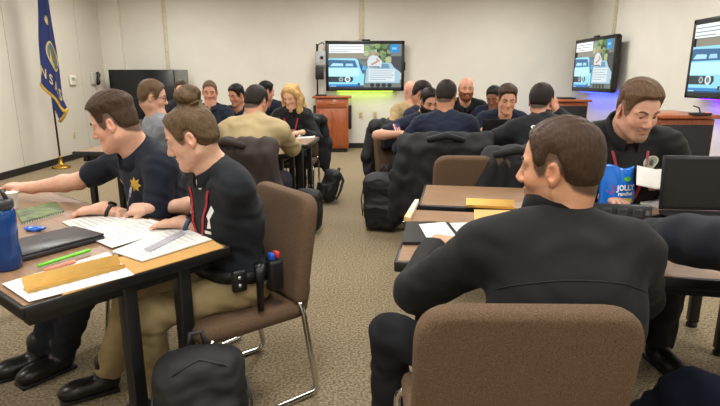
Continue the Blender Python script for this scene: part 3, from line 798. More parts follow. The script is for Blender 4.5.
# black cloth skirt panel on the two lecterns on the right shows as their side
def gear_pole():
    t = thing('document_camera', 'grey and black document camera on a stand beside the display', 'document camera', (-.74, 10.2, 1.04))
    M = pm('gear_black', '15161a', .45)
    MB().box((0, 0, .012), (.20, .22, .024), None, .006).build('base', M, t)
    MB().tube([(-.07, .03, .02), (-.07, .03, .95)], .014, 8).build('pole', M, t)
    MB().box((-.02, -.02, .42), (.15, .14, .24), None, .01).build('monitor_box', M, t)
    MB().box((.0, -.02, .68), (.20, .12, .26), None, .02).build('head_unit', pm('gear_grey', '9fa0a0', .4), t)
    MB().tube([(.03, -.08, .70), (.03, -.10, .70)], .03, 12).build('lens', pm('lens_black', '08080a', .1), t)
    MB().tube([(-.06, .02, .82), (-.04, -.02, .93), (.04, -.06, .97), (.08, -.06, .93)], .012, 8).build('arm', M, t)
gear_pole()
def small_laptop(label, loc, rz, open_deg=None, c='1a1b1d', w_=.36, d_=.25, lid=None, screen=None):
    t = thing('laptop', label, 'laptop', loc, rz); M = pm('laptop_' + c, c, .4)
    b = MB().box((0, 0, .010), (w_, d_, .018), None, .005).build('base', M, t)
    if open_deg is None:
        MB().box((0, 0, .0235), (w_, d_, .008), None, .004).build('lid', pm('laptop_lid_' + c, c, .35, var=.04), t)
    else:
        MB().box((0, -.01, .0195), (w_ * .88, d_ * .5, .002)).build('keyboard', pm('keys_black', '0c0c0d', .6), t)
        MB().box((0, -d_ * .36, .0195), (w_ * .28, d_ * .2, .002)).build('touchpad', pm('touchpad', '2a2b2d', .4), t)
        a = radians(open_deg); R = Matrix.Rotation(pi / 2 - a, 3, 'X') if False else Matrix.Rotation(-(a - pi / 2), 3, 'X')
        up = Vector((0, -cos(a), sin(a))) if False else R @ Vector((0, 0, 1)); c0 = Vector((0, d_ / 2, .02)) + up * (d_ / 2)
        l = MB().box(tuple(c0), (w_, .010, d_), R, .004).build('lid', M, t)
        nrm = R @ Vector((0, -1, 0))
        MB().box(tuple(c0 + nrm * .0055), (w_ * .93, .002, d_ * .88), R).build('screen', pm('lap_screen_' + (screen or 'off'), screen or '0b0c0e', .25, emit=(screen, 1.2) if screen else None, var=.02), l)
    return t
small_laptop('closed black laptop lying on the lectern behind big man', (3.10, 5.86, 1.002), radians(70))
small_laptop('closed black laptop on the lectern by the blue-lit display', (3.5, 9.1, 1.022), radians(80))
t = thing('microphone_unit', 'black microphone unit with red light on lectern behind big man', 'microphone', (3.38, 5.28, 1.0))
MB().box((0, 0, .012), (.18, .1, .024), None, .006).build('base', pm('gear_black', '15161a', .45), t)
MB().tube([(0, 0, .02), (0, .03, .07), (-.06, .03, .09)], .007, 6).build('neck', pm('gear_black', '15161a', .45), t)
MB().box((.05, -.03, .026), (.03, .02, .004)).build('indicator', pm('led_red', 'd02018', .4, emit=('e02010', 2)), t)

# big unlit panel display in the corner
t = thing('cart_display', 'large unlit black display on a rolling stand in the corner', 'television', (-4.0, 10.15, 0))
MB().box((-.10, 0, 1.06), (1.22, .06, .92), None, .01).build('panel', pm('dark_screen', '16171a', .25), t)
MB().box((.62, .05, 1.04), (.26, .05, .96), None, .01).build('side_flap', pm('flap_grey', '6a6963', .6), t)
for sx in (-.5, .4):
    MB().box((sx, .05, .42), (.05, .05, .8)).build('post', pm('bracket_black', '141414', .5), t)
    MB().box((sx, .0, .05), (.06, .5, .05)).build('foot', pm('bracket_black', '141414', .5), t)

# ------------------------------------------------------------------ flag
def flag():
    base = atz(61.5, 168, 0); bx, by = base[0] , base[1]
    t = thing('flag', 'blue state flag with gold fringe hanging from a stand', 'flag', (bx, by, 0))
    M_gold = pm('gold_metal', 'b8913c', .25, metal=.9)
    MB().lathe([(.13, 0), (.135, .012), (.12, .03), (.06, .055), (.03, .08), (.022, .16), (.026, .165), (.026, .18), (.017, .19)], 20).build('base', M_gold, t)
    lean = .115                      # the pole leans towards the wall
    top = (.0, .0, 2.45)
    MB().tube([(0, 0, .1), top], .014, 10).build('pole', pm('pole_wood', '2c1a12', .4), t)
    # drooping cloth: u across (0..1 seen, below 0 folded behind), v down
    def Q(px, py, dy=0):
        r = ray(px, py); tt = (by - .16) / r[1]; return np.array([r[0] * tt - bx, dy - .1, CAM_H + r[2] * tt])
    def P(u, v):
        w_ = max(u, 0); px = 37 + 4 * v + w_ * (9.5 + 16 * v); py = -14 + v * (98 + 28 * w_)
        p = Q(px, py); back = min(u, 0)
        p[1] = -.15 - .035 * sin(w_ * 7.5 + .6) * (.4 + .6 * v) + (-back) * .25
        p[0] += .012 * sin(v * 9 + u * 3) * v + (-back) * .10; return p
    nu, nv = 50, 40
    def sheet(u0, u1, name, v0=0, v1=1):
        V = [P(u0 + (u1 - u0) * i / nu, v0 + (v1 - v0) * j / nv) for j in range(nv + 1) for i in range(nu + 1)]
        Fc = np.array([(j * (nu + 1) + i, (j + 1) * (nu + 1) + i, (j + 1) * (nu + 1) + i + 1, j * (nu + 1) + i + 1) for j in range(nv) for i in range(nu)])
        cl = link(name, raw_mesh(name, V, Fc, pm('flag_blue', '1f2f6e', .7, var=.08, sheen=.2), True), t)
        md = cl.modifiers.new('thick', 'SOLIDIFY'); md.thickness = .006; md.offset = 0
    sheet(-.5, 1, 'cloth')
    M_fr = pm('fringe_gold', 'c79f3c', .6, var=.25, scale=200)
    MB().tube([P(u, 1) for u in np.linspace(-.4, 1, 30)], .022, 6).build('fringe', M_fr, t)
    tail = [Q(46, 88, .03), Q(49, 104, .02), Q(57.5, 122, .01), Q(62, 117, .0), Q(66, 109, -.03), Q(60, 98, -.01)]
    tv = tail + [p + np.array([0, .02, 0]) for p in tail]; n6 = 6
    link('folded_corner', raw_mesh('folded_corner', tv, [tuple(reversed(range(6))), tuple(range(6, 12))] + [(i, (i + 1) % 6, 6 + (i + 1) % 6, 6 + i) for i in range(6)], pm('flag_blue', '1f2f6e', .7)), t)
    MB().tube([Q(57.5, 122, .0), Q(62, 117, -.01), Q(66.5, 109, -.04)], .024, 6).build('fringe', M_fr, t)
    def lay(txt, u0, v0, hu, hv, name, mat, sh=0.0, off=.009):
        VV, FF = txt; out = []
        for (x, y, *_) in VV:
            u, v = u0 + x * hu, v0 - y * hv + x * sh; p = P(u, v); e = 1e-3
            n = unit(np.cross(P(u + e, v) - p, P(u, v + e) - p)); n = n if n[1] < 0 else -n
            out.append(p + n * off)
        link(name, raw_mesh(name, out, FF, mat), t)
    M_let = pm('flag_letter_gold', 'd8c48a', .6)
    for k, ch in enumerate('KANSAS'):
        lay(text_verts(ch, 1, bold=.02), -.36 + .255 * k, .835 + .012 * max(k - 1, 0), .30, .125, 'letter', M_let)
    disc = ([(cos(2 * pi * k / 24), sin(2 * pi * k / 24), 0) for k in range(24)], [tuple(range(24))])
    lay(disc, .66, .60, .34, .125, 'seal_rim', M_let)
    lay(([(x * .86, y * .86, 0) for x, y, _ in disc[0]], disc[1]), .66, .60, .34, .125, 'seal', pm('seal_green', '4f7f8a', .6, c2='8a7a50', scale=18), 0, .013)
    sun = [(cos(pi * k / 12) * (1 if k % 2 else .6), sin(pi * k / 12) * (1 if k % 2 else .6), 0) for k in range(24)]
    lay((sun, [tuple(range(24))]), .55, .30, .2, .05, 'sunflower', M_let)
flag()
# ------------------------------------------------------------------ tables and chairs
M_top = pm('table_laminate', '7d6048', .38, c2='96765a', scale=5, stretch=(1.2, 14, 1), detail=6, coat=.15)
M_edge = pm('table_edge_black', '141416', .35); M_leg = pm('table_leg_black', '121214', .45)
def training_table(label, corner, az, length, width, legy=None):
    """corner: left near corner seen from the side az points away from; az = direction of the width axis"""
    t = thing('training_table', label, 'table', (corner[0], corner[1], 0), -radians(az)); L, W_ = length, width
    MB().box((L / 2, W_ / 2, .722), (L - .012, W_ - .012, .030)).build('table_top', M_top, t)
    mb = MB()
    for (cx, cy, sx, sy) in ((L / 2, 0, L + .012, .014), (L / 2, W_, L + .012, .014), (0, W_ / 2, .014, W_), (L, W_ / 2, .014, W_)): mb.box((cx, cy, .717), (sx, sy, .040), None, .006)
    mb.build('edge_band', M_edge, t)
    for x in (.09, L - .09):
        for y in (legy or (.10, W_ - .10)):
            g = MB().box((x, y, .36), (.05, .05, .66), None, .006).build('leg', M_leg, t)
            MB().lathe([(.024, 0), (.028, .004), (.028, .02), (.018, .032)], 12, (x, y, 0)).build('foot', M_leg, g)
        MB().box((x, W_ / 2, .672), (.045, W_ - .06, .055), None, .005).build('end_rail', M_leg, t)
    for y in (.06, W_ - .06): MB().box((L / 2, y, .682), (L - .2, .025, .045)).build('side_rail', M_leg, t)
    return t
TA = atz(22, 306, .74); TB = atz(228, 245, .74)
LEFT_AZ = math.degrees(math.atan2(TB[0] - TA[0], TB[1] - TA[1]))       # direction of the short end
LW = float(np.linalg.norm(TB - TA)); LL = 1.83
e1 = np.array([sin(radians(LEFT_AZ)), cos(radians(LEFT_AZ)), 0]); e0 = np.array([e1[1], -e1[0], 0])
cA = TA - e0 * LL
T_LEFT = training_table('table holding the blue bottle, with a brass nameplate at its end', cA, LEFT_AZ, LL, LW, (.34, .55))
R1_AZ = 10.0; c1 = atz(396, 260, .74)
T_R1 = training_table('wood laminate table with a folded notebook, in front of man in black', c1, R1_AZ, 1.83, .745)
R2_AZ = 10.0; c2_ = atz(420.4, 205, .74) + np.array([.0, .02, 0])
T_R2 = training_table('wood laminate table bearing the candy bag and power strip', c2_, R2_AZ, 1.60, .52)
# second left group: two tables end on
T_L2 = training_table('table with scattered papers where the blond woman sits', (-2.45, 5.22, 0), 5, 1.95, .68)
T_L2b = training_table('table in front of the man in the tan jacket', (-2.50, 4.55, 0), 5, 1.90, .66)
T_R4 = training_table('table between the navy-shirted officers and a blue laptop screen', (.66, 4.76, 0), 6, 1.70, .60)
T_R5 = training_table('table before the bearded bald man, next to officers table', (.98, 5.80, 0), 0, 1.50, .45)

M_fab = pm('chair_tweed', '4b3929', .95, c2='735b44', scale=320, bump=.6, bscale=500, detail=2, var=.2)
M_chr = pm('chrome', 'c8c8c8', .12, metal=1.0, var=.02)
def chair_proto():
    t = thing('chair', 'brown tweed chair', 'chair', (0, 0, 0))
    # seat pad: rounded, sides slightly raised; faces +y
    f = Field(); f.box((0, .0, .405), (.235, .235, .038), .034, None, .01)
    f.post = lambda P, D: D + .012 * sstep(P[..., 2], .42, .46) * (1 - (P[..., 0] / .235) ** 2) - .0
    f.pad = .015; f.build('seat', .014, M_fab, t)
    b = Field(); b.box((0, -.245, .665), (.25, .034, .235), .030, rotm((1, 0, 0), 9), .01)
    def bp(P, D):     # rounded upper corners and a shallow dish
        x = np.abs(P[..., 0]); z = P[..., 2]; rr = .10
        cx, cz = .25 - rr, .895 - rr
        cor = np.sqrt(np.maximum(x - cx, 0) ** 2 + np.maximum(z - cz, 0) ** 2) - rr
        k = .03; hh = np.maximum(k - np.abs(D - cor), 0) / k; D = np.maximum(D, cor) + hh * hh * k * .25
        return D
    b.post = bp; b.pad = .03; b.build('backrest', .010, M_fab, t)
    b2 = Field(); b2.chain([(-.20, -.215, .41), (-.20, -.235, .50)], [.032, .032], .01); b2.box((0, -.225, .455), (.225, .033, .075), .03, rotm((1, 0, 0), 12), .02)
    b2.build('seat_bend', .014, M_fab, t)
    fr = MB()
    for sx in (-1, 1):
        x = sx * .245
        fr.tube(arc([(x * .7, .16, .395), (x, .19, .39), (x, .24, .013), (x, -.27, .013), (x, -.21, .40), (x * .9, -.20, .46)], .05), .0125, 8)
    fr.tube([(-.17, .16, .395), (.17, .16, .395)], .0125, 8); fr.tube([(-.22, -.20, .40), (.22, -.20, .40)], .0125, 8)
    fr.build('frame', M_chr, t)
    return t
CHAIR0 = chair_proto(); CH_USED = [0]
def chair(label, x, y, az):
    c = CHAIR0 if not CH_USED[0] else dup(CHAIR0)
    CH_USED[0] = 1; c.location = (x, y, 0); c.rotation_euler = (0, 0, -radians(az)); c['label'] = label; c['group'] = 'brown tweed chairs'; return c
def chair_for(q, label, back=.03, shift=0, daz=0):
    d = np.array([sin(radians(q.az)), cos(radians(q.az))]); p = q.loc[:2] + d * (.07 - back)
    return chair(label, p[0], p[1], q.az + daz)
# ------------------------------------------------------------------ the people in the room
def mul(a, b): return np.asarray(a, float) * b
NAVY = '1b1f2c'; BLK = '17181a'
UP = (0, 0, 1)
# officer with the star badge, at the blue-bottle table
P_star = person('young officer in navy polo with gold star badge, reaching over the table', aty(116, 124, 2.40), -138, -95, far=False, s=1.0, lw=(.3, .9, 1.6), collar_up=.022, pitch=18,
    skin='cf9f86', hair='brown', ttop=.024, tside=.003, topc='1c202c', pants='20222a', undershirt=True, tattoo='L',
    hands={'R': dict(at=atz(30, 188, .80), dir=(-.9, -.1, .12), curl=(35, 40, 25), thumb=.8, pole=(.5, -.2, -.8)),
           'L': dict(at=atz(104, 208, .775), dir=(-1, -.12, -.12), curl=(20, 25, 15), thumb=.3, pole=(-.6, -.5, -.3))},
    feet={'L': atz(62, 352, .09), 'R': atz(40, 350, .09)})
# woman with the bun
P_bun = person('woman with brown hair bun and black polo, writing with a pen', aty(193, 138, 2.02), -128, -97, far=False, s=.95, lw=(0, .9, 1.6), collar_up=.026, pitch=22,
    skin='cfa48c', hair='bunbrown', cut='bun', ttop=.012, tside=.010, topc='1b1e23', pants='988763', undershirt=True, twist=-4,
    hands={'R': dict(at=atz(150, 208, .785), dir=(-.95, .1, -.1), curl=(48, 55, 30), thumb=.9, dorsal=(0.2, -.5, 1), pole=(.6, -.5, -.5)),
           'L': dict(at=atz(182, 222, .775), dir=(-1, .10, -.12), curl=(12, 18, 12), thumb=.2, pole=(-.7, -.7, -.35))},
    feet={'L': atz(160, 392, .09), 'R': atz(108, 372, .09)})
# man in the black jacket with his back to us
P_near = person('man in black jacket seen from behind, head turned aside', aty(561, 170, 1.36), 4, -52, far=False, s=1.0, pitch=4, lw=(-1.0, 1.0, .2), collar_up=.046,
    skin='c3906f', hair='brown', beard='stubble', ttop=.011, tside=.006, top='jacket', topc='141415', sleeve='long', pants='1a1b1e', build=1.0, fold=.003,
    hands={'L': dict(at=(.26, 1.72, .79), dir=(.5, 1, 0), pole=(-.8, -.5, -.8)), 'R': dict(at=(.74, 1.70, .79), dir=(-.3, 1, 0), pole=(.8, -.5, -.8))},
    feet={'L': (.10, 1.62, .09), 'R': (.72, 1.7, .09)}, knees={'L': (-1.4, 1, .8)})
# big man with papers
P_big = person('big man in black fleece with oval patch, reading folded papers', aty(637, 111, 2.58), 184, 174, far=False, s=1.08, lw=(.2, .7, 2.2), pitch=20, build=1.16,
    skin='c99b84', hair='lbrown', beard='goatee', ttop=.020, tside=.005, top='jacket', topc='161617', sleeve='long', pants='222326',
    hands={'L': dict(at=aty(668, 182, 2.58), dir=(-.75, -.55, .15), curl=(38, 50, 30), thumb=.8, dorsal=(.3, -1, .4), pole=(-.8, -.5, -.6)),
           'R': dict(at=aty(601, 196, 2.62), dir=(.3, -.9, .0), pole=(.8, -.4, -.6))})
# navy sleeve at the right edge
P_edge = person('person in dark navy jacket resting an arm before the open laptop', (1.26, 1.36, 1.14), -8, 10, far=True, s=1.05, build=1.1, pitch=12, skin='c99b84', hair='dark',
    top='jacket', topc='141720', sleeve='long', pants='15192a', res=.009,
    hands={'L': dict(at=(1.00, 1.86, .80), dir=(.6, .8, 0), pole=(-1, -.1, .1)), 'R': dict(at=(1.5, 1.75, .79))},
    feet={'L': (.95, 1.66, .09), 'R': (1.45, 1.65, .09)}, knees={'L': (-.9, 1, .8)})
# left far table
P_tan = person('man in tan jacket seen from behind, dark cropped hair', aty(256, 103, 4.22), 10, 25, s=1.03, pitch=18, skin='c08d6e', hair='dark', top='jacket', topc='a08f6a', sleeve='long', build=1.1, ttop=.010, tside=.006, pants='33343a',
    hands={'R': dict(at=(-.60, 4.62, .79)), 'L': dict(at=(-1.05, 4.68, .79))})
P_glass = person('man in grey shirt with glasses, facing the tan-jacketed man', aty(152, 98, 4.22), 48, 72, s=1.02, pitch=10, skin='c59880', hair='lbrown', top='polo', topc='7d8288', ttop=.014, tside=.006, pants='2b2d33')
P_blond = person('woman with long blond hair and red lanyard, reading at table', aty(291, 97, 5.95), 184, 200, s=.97, pitch=24, skin='d6a88c', hair='blond', cut='long', top='jacket', topc='17181b', sleeve='long', ttop=.010, tside=.010,
    hands={'L': dict(at=(-.62, 5.70, .79)), 'R': dict(at=(-.9, 5.72, .79))})
P_buzz = person('man with shaved hair and navy shirt at the blond womans table', aty(210, 92, 6.05), 176, 170, s=1.0, pitch=12, skin='c08c74', hair='lbrown', top='polo', topc='1d2230', ttop=.005, tside=.003)
P_redl = person('man with red lanyard sitting before the unlit corner display', aty(181, 88, 7.3), 150, 160, s=1.0, pitch=10, skin='c99a86', hair='brown', top='polo', topc='1a1c22', ttop=.010)
P_side = person('dark-haired man in navy glancing aside behind tan jacket', aty(237, 96, 6.25), 186, 215, s=.98, pitch=15, skin='b98468', hair='black', top='polo', topc='1b1f2a')
P_bk2 = person('dark-haired man in navy shirt sitting beside blond woman', aty(266, 92, 7.4), 170, 60, s=1.06, pitch=10, skin='b98468', hair='black', top='polo', topc='1c2130')
# right far tables
P_navy = person('officer in navy shirt with back turned at the officers table', aty(446, 97, 4.48), 8, 22, s=1.03, pitch=14, skin='b5825f', hair='dark', top='shirt', topc='1b2132', sleeve='long', ttop=.010, tside=.006, build=1.06,
    hands={'L': dict(at=(.42, 4.84, .79)), 'R': dict(at=(1.02, 4.86, .79))})
P_beard = person('bearded officer with flag shoulder patch leaning over the table', aty(429, 103, 4.98), 140, 165, s=1.0, pitch=18, skin='b98a70', hair='black', beard='full', top='polo', topc='1b2030', build=1.05, ttop=.014,
    hands={'L': dict(at=(.80, 5.22, .79)), 'R': dict(at=aty(401, 134, 4.75), pole=(1, -.3, -.4))})
P_dark = person('dark-haired officer bent low behind the bearded officer', aty(421, 94, 5.75), 150, 110, s=1.0, pitch=25, skin='b07c5e', hair='dark', top='polo', topc='1b2030')
P_bald = person('bald man in tan shirt behind the dark-haired officers', aty(411, 91, 6.5), 165, 140, s=1.0, pitch=14, skin='c8957c', hair='lbrown', cut='bald', top='shirt', topc='a08a64')
P_bob = person('bald bearded man in black with red lanyard facing us', aty(466, 89, 6.8), 184, 180, s=1.12, pitch=6, skin='c79277', hair='red', cut='bald', beard='full', top='polo', topc='1a1b1f', build=1.1)
P_cap = person('dark-skinned man with black hair looking down at table', aty(494, 98, 6.55), 200, 212, s=1.06, pitch=22, skin='8a5d44', hair='black', top='polo', topc='1b2133', ttop=.016)
P_face = person('clean-shaven young officer in navy shirt facing us at laptop', aty(507, 100, 5.10), 182, 186, s=1.06, pitch=16, skin='c69478', hair='brown', top='shirt', topc='1a2030', sleeve='short', ttop=.020, tside=.004,
    hands={'R': dict(at=aty(487, 128, 4.9)), 'L': dict(at=(1.35, 4.95, .79))})
P_sher = person('officer in black jacket lettered across the back, leaning forward', aty(541, 102, 4.12), 2, 35, s=1.05, pitch=12, skin='b98468', hair='dark', top='jacket', topc='16181c', sleeve='long', ttop=.012, tside=.008, build=1.05,
    hands={'L': dict(at=aty(492, 143, 4.35), pole=(-1, -.2, -.3)), 'R': dict(at=aty(556, 112, 4.45), dir=(-.2, .3, 1), pole=(1, .2, -.5))})
for q, l in ((P_star, 'chair under the officer with the star badge'), (P_bun, 'chair on chrome sled base under the woman with the bun'), (P_near, 'chair of the man in black jacket, its wide back rest uncovered'),
             (P_big, 'chair of the big man in black fleece'), (P_edge, 'chair of the person in dark navy jacket'), (P_tan, 'chair of the man in tan jacket'), (P_glass, 'chair of the man with glasses'),
             (P_blond, 'chair of the blond woman, black coat hanging over it'), (P_buzz, 'chair of the man with shaved hair'), (P_redl, 'chair before the unlit corner display'), (P_side, 'chair of the man glancing aside'),
             (P_bk2, 'chair of the dark-haired man beside blond woman'), (P_navy, 'chair of the officer with back turned'), (P_beard, 'chair of the bearded officer with flag patch'), (P_dark, 'chair of the officer bent low'),
             (P_bald, 'chair of the bald man in tan'), (P_bob, 'chair of the bald bearded man'), (P_cap, 'chair of the man looking down at table'), (P_face, 'chair of the young officer facing us'), (P_sher, 'chair of the officer with lettered jacket')):
    if q is P_near: chair('brown tweed ' + l, .362, 1.295, 1)
    else: chair_for(q, 'brown tweed ' + l)

chair('brown tweed chair pushed under near side of the bottle table', -1.62, 1.52, LEFT_AZ)
# ------------------------------------------------------------------ marks and accessories on the people
def local_part(q, mb, name, mat, cols=False): return mb.build(name, mat, q.root, cols=cols)
star = [(cos(pi / 2 + pi * k / 7) * (1 if k % 2 == 0 else .58), sin(pi / 2 + pi * k / 7) * (1 if k % 2 == 0 else .58), 0) for k in range(14)] + [(0, 0, .006)]
starF = [(k, (k + 1) % 14, 14) for k in range(14)]
M_badge = pm('badge_gold', 'c8a448', .35, metal=.6)
oval = [(cos(2 * pi * k / 24), sin(2 * pi * k / 24) * .62, 0) for k in range(24)]
rect = lambda w_, h_: ([(-w_, -h_, 0), (w_, -h_, 0), (w_, h_, 0), (-w_, h_, 0)], [(0, 1, 2, 3)])
patch(P_star, star, starF, -.075, -.12, 'star_badge', M_badge, .036, off=.006)
patch(P_star, *rect(1, .28), .085, -.13, 'name_embroidery', M_badge, .030)
patch(P_bun, *rect(1, .12), .075, -.150, 'name_embroidery', pm('thread_white', 'c9c9c6', .7), .032)
patch(P_bun, *rect(1, .12), .075, -.166, 'title_embroidery', pm('thread_white', 'c9c9c6', .7), .032)
emb = [(-.25, -1, 0), (.3, -1, 0), (.12, -.2, 0), (.42, .5, 0), (.1, 1, 0), (-.12, .55, 0), (-.3, .1, 0), (-.1, -.3, 0)]
patch(P_bun, emb, [tuple(range(8))], -.085, -.155, 'emblem_embroidery', pm('thread_white', 'c9c9c6', .7), .042)
patch(P_bun, *rect(1, .3), -.075, -.215, 'agency_embroidery', pm('thread_white', 'c9c9c6', .7), .022)
lanyard(P_bun, '9c1626', -.30); lanyard(P_big, '8c2a34', -.30); lanyard(P_bob, '9c1c22', -.26); lanyard(P_redl, 'a82028', -.26); lanyard(P_blond, 'b01c28', -.30); patch(P_blond, *rect(1, 1.7), .0, -.25, 'badge_holder', pm('holder_red', 'b8283a', .5, c2='e0b8b8', scale=60), .045, off=.012)
patch(P_big, oval, [tuple(range(24))], -.095, -.10, 'oval_patch', pm('patch_silver', 'bdbcae', .5), .042, off=.006)
patch(P_big, oval, [tuple(range(24))], -.095, -.10, 'patch_field', pm('patch_tan', '8f8f80', .5), .033, off=.008)
patch(P_big, star, starF, -.095, -.10, 'patch_star', pm('patch_dark', '3b3c38', .5), .016, off=.010)
V_, F_ = text_verts('SHERIFF', .07, bold=.001)
patch(P_sher, V_, F_, 0, -.12, 'lettering', pm('letter_white', 'd6d6d2', .6), 1.0, off=.004, back=True)
# flag patch on the bearded officer's sleeve
def sleeve_patch(q, arm):
    S, E_ = q.arms[arm][0], q.arms[arm][1]; c = S + (E_ - S) * .30; rt = q.loc
    cw = q.to(np.array([0, 0, CAM_H])); d = unit(cw - c); y = unit(S - E_); y = unit(y - d * (y @ d)); x = np.cross(y, d)
    h = q.topf.trace(c + d * .25, -d, .4); h = c + d * .07 if h is None else h; h = h + d * .004
    mb = MB()
    def qd(x0, y0, x1, y1, c_, k): mb.add([h + x * a + y * b + d * k for a, b in ((x0, y0), (x1, y0), (x1, y1), (x0, y1))], [(0, 1, 2, 3)], lin(c_))
    W_, H_ = .048, .030
    for i in range(7): qd(-W_, -H_ + i * 2 * H_ / 7, W_, -H_ + (i + 1) * 2 * H_ / 7, 'b04048' if i % 2 == 0 else 'd8d4d0', 0)
    qd(-W_, -H_ * .1, -W_ * .15, H_, '34406a', .001)
    mb.build('flag_patch', print_mat('patch_print', .7), q.root, cols=True)
sleeve_patch(P_beard, 'R')
# glasses
def glasses(q):
    mb = MB()
    for sd in (-1, 1):
        mb.tube([q.hl(sd * .033 + .024 * cos(a), .102, .010 + .017 * sin(a)) for a in np.linspace(0, 2 * pi, 16, False)], .0022, 6, closed=True)
        mb.tube([q.hl(sd * .057, .100, .014), q.hl(sd * .080, .03, .016), q.hl(sd * .083, -.01, .012)], .002, 6)
    mb.tube([q.hl(-.010, .104, .014), q.hl(.010, .104, .014)], .002, 6)
    mb.build('glasses', pm('glasses_black', '111112', .3), q.root)
glasses(P_glass)
def watch(q, arm, c, dial=True):
    S, E_, W, spec, hd = q.arms[arm][:5]; ax = unit(W - E_); R = frame_z(ax); c0 = W - ax * .03; r = .031
    b = MB().tube([c0 + R @ np.array([r * cos(a) * 1.05, r * sin(a) * .95, 0]) for a in np.linspace(0, 2 * pi, 18, False)], .0095, 8, closed=True).build('watch', pm('watch_' + c, c, .45), q.root)
    up = unit(np.array([0, 0, 1.]) - ax * ax[2]); f = np.stack([np.cross(up, ax), ax, up], -1)
    MB().lathe([(.0, -.004), (.02, -.004), (.021, .002), (.017, .006), (.0, .0065)], 16, tuple(c0 + up * .034), None, Matrix([list(r_) for r_ in f])).build('watch_case', pm('watch_case', '0e0f11', .25), b)
watch(P_star, 'L', '121314'); watch(P_bun, 'L', '2c4a66')
# duty belt of the woman with the bun (left side towards us)
def duty_belt(q):
    M_b = pm('belt_leather', '121213', .45); z = .585; pts = [(.185 * cos(a), .02 + .15 * sin(a), z + .012 * sin(a)) for a in np.linspace(0, 2 * pi, 28, False)]
    mb = MB(); V = []; Fc = []
    for (x, y, zz) in pts:
        n = unit((x, y - .02, 0)); V += [np.array([x, y, zz - .024]), np.array([x, y, zz + .024]), np.array([x, y, zz + .024]) + n * .008, np.array([x, y, zz - .024]) + n * .008]
    for i in range(28):
        for j in range(4): Fc.append((i * 4 + j, i * 4 + (j + 1) % 4, ((i + 1) % 28) * 4 + (j + 1) % 4, ((i + 1) % 28) * 4 + j))
    b = mb.add(V, Fc, None, True).build('duty_belt', M_b, q.root)
    def side(a, out): a = radians(a); return np.array([.185 * cos(a), .02 + .15 * sin(a), z]) + unit((cos(a) * .185, sin(a) * .15, 0)) * out
    p = side(183, .035)
    MB().tube([p + (0, 0, -.13), p + (0, 0, -.02), p + (0, 0, -.005), p + (0, 0, .065)], [.014, .015, .020, .021], 12).build('flashlight', pm('torch_black', '0f1011', .3), b)
    p = side(212, .032); MB().box(tuple(p + (0, 0, -.01)), (.05, .062, .13), None, .012).build('radio_pouch', M_b, b)
    MB().box(tuple(p + (0, .012, .07)), (.034, .02, .03), None, .006).build('blue_cap', pm('cap_blue', '1f4fb0', .4), b); MB().box(tuple(p + (0, -.012, .075)), (.034, .02, .026), None, .006).build('red_cap', pm('cap_red', 'b8322c', .4), b)
    p = side(158, .022)
    for dz in (-.016, .016): MB().lathe([(0, 0), (.010, 0), (.010, .004), (.004, .008), (0, .008)], 12, tuple(p + (0, 0, dz)), None, Matrix.Rotation(-pi / 2, 3, 'Y')).build('snap', pm('snap_steel', 'b5b5b5', .25, metal=.9), b)
    MB().box(tuple(side(158, .012)), (.03, .06, .09), None, .01).build('magazine_pouch', M_b, b)
duty_belt(P_bun)
# yoke seam across the back of the black jacket
Sm = []
for x in np.linspace(-.20, .20, 22):
    h = P_near.topf.trace(P_near.tl(x, -.4, -.175 - .2 * x * x), P_near.r2 @ np.array([0, 1., 0]), .6)
    if h is not None: Sm.append(h)
MB().tube(Sm, .0022, 5).build('back_seam', pm('seam_black', '0c0c0d', .8), P_near.root)

# ------------------------------------------------------------------ things on the tables
ZT = .7385
def quad_thing(name, label, cat, px, z=ZT, th=.0012, mat=None, lines=0, lcol='b4b4b8', group=None):
    """thin sheet whose corners were read from the photograph on the table plane; px: four corners"""
    P = [atz(a, b, z) for a, b in px]; c = np.mean(P, axis=0); t = thing(name, label, cat, (c[0], c[1], z), 0, group)
    L = [p - np.array([c[0], c[1], z]) for p in P]
    V = L + [p + np.array([0, 0, th]) for p in L]; n = len(L)
    area = sum(L[i][0] * L[(i + 1) % n][1] - L[(i + 1) % n][0] * L[i][1] for i in range(n))
    top = tuple(range(n, 2 * n)); Fc = [tuple(reversed(range(n))), top] + [(i, (i + 1) % n, n + (i + 1) % n, n + i) for i in range(n)]
    if area < 0: Fc = [tuple(reversed(f)) for f in Fc]
    link('sheet', raw_mesh('sheet', V, Fc, mat or pm('paper_white', 'd3d1cb', .8, var=.03)), t)
    if lines:
        mb = MB(); A, B_, C_, D_ = L[:4]; r = random.Random(len(label))
        for i in range(lines):
            v0 = (i + 1.2) / (lines + 1.5); hh = .30 / (lines + 1.5); u1 = r.uniform(.6, .92)
            pt = lambda u, v: (A * (1 - u) + B_ * u) * (1 - v) + (D_ * (1 - u) + C_ * u) * v + np.array([0, 0, th + .0006])
            f = (0, 1, 2, 3) if area > 0 else (3, 2, 1, 0)
            mb.add([pt(.08, v0), pt(u1, v0), pt(u1, v0 + hh), pt(.08, v0 + hh)], [f])
        mb.build('printed_lines', pm('print_' + lcol, lcol, .8), t)
    return t
def absorb(dst, src, name):
    for ch in list(src.children):
        ch.parent = dst; ch.location = Vector(ch.location) + Vector(src.location) - Vector(dst.location); ch.name = name
    bpy.data.objects.remove(src)
M_man = pm('manila', 'b98f52', .7, var=.05)
quad_thing('folder', 'orange manila folder under papers at the table end', 'folder', [(62, 296), (224, 248), (206, 236), (80, 268)], ZT, .003, M_man)
quad_thing('paper_sheet', 'white sheet under the brass nameplate at table corner', 'paper', [(2, 284), (29, 302), (134, 275), (108, 252)], ZT + .004, lines=9)
quad_thing('paper_sheet', 'white printed sheet lying by the writing hand', 'paper', [(62, 222), (86, 236), (152, 221), (112, 210)], ZT + .002, lines=8)
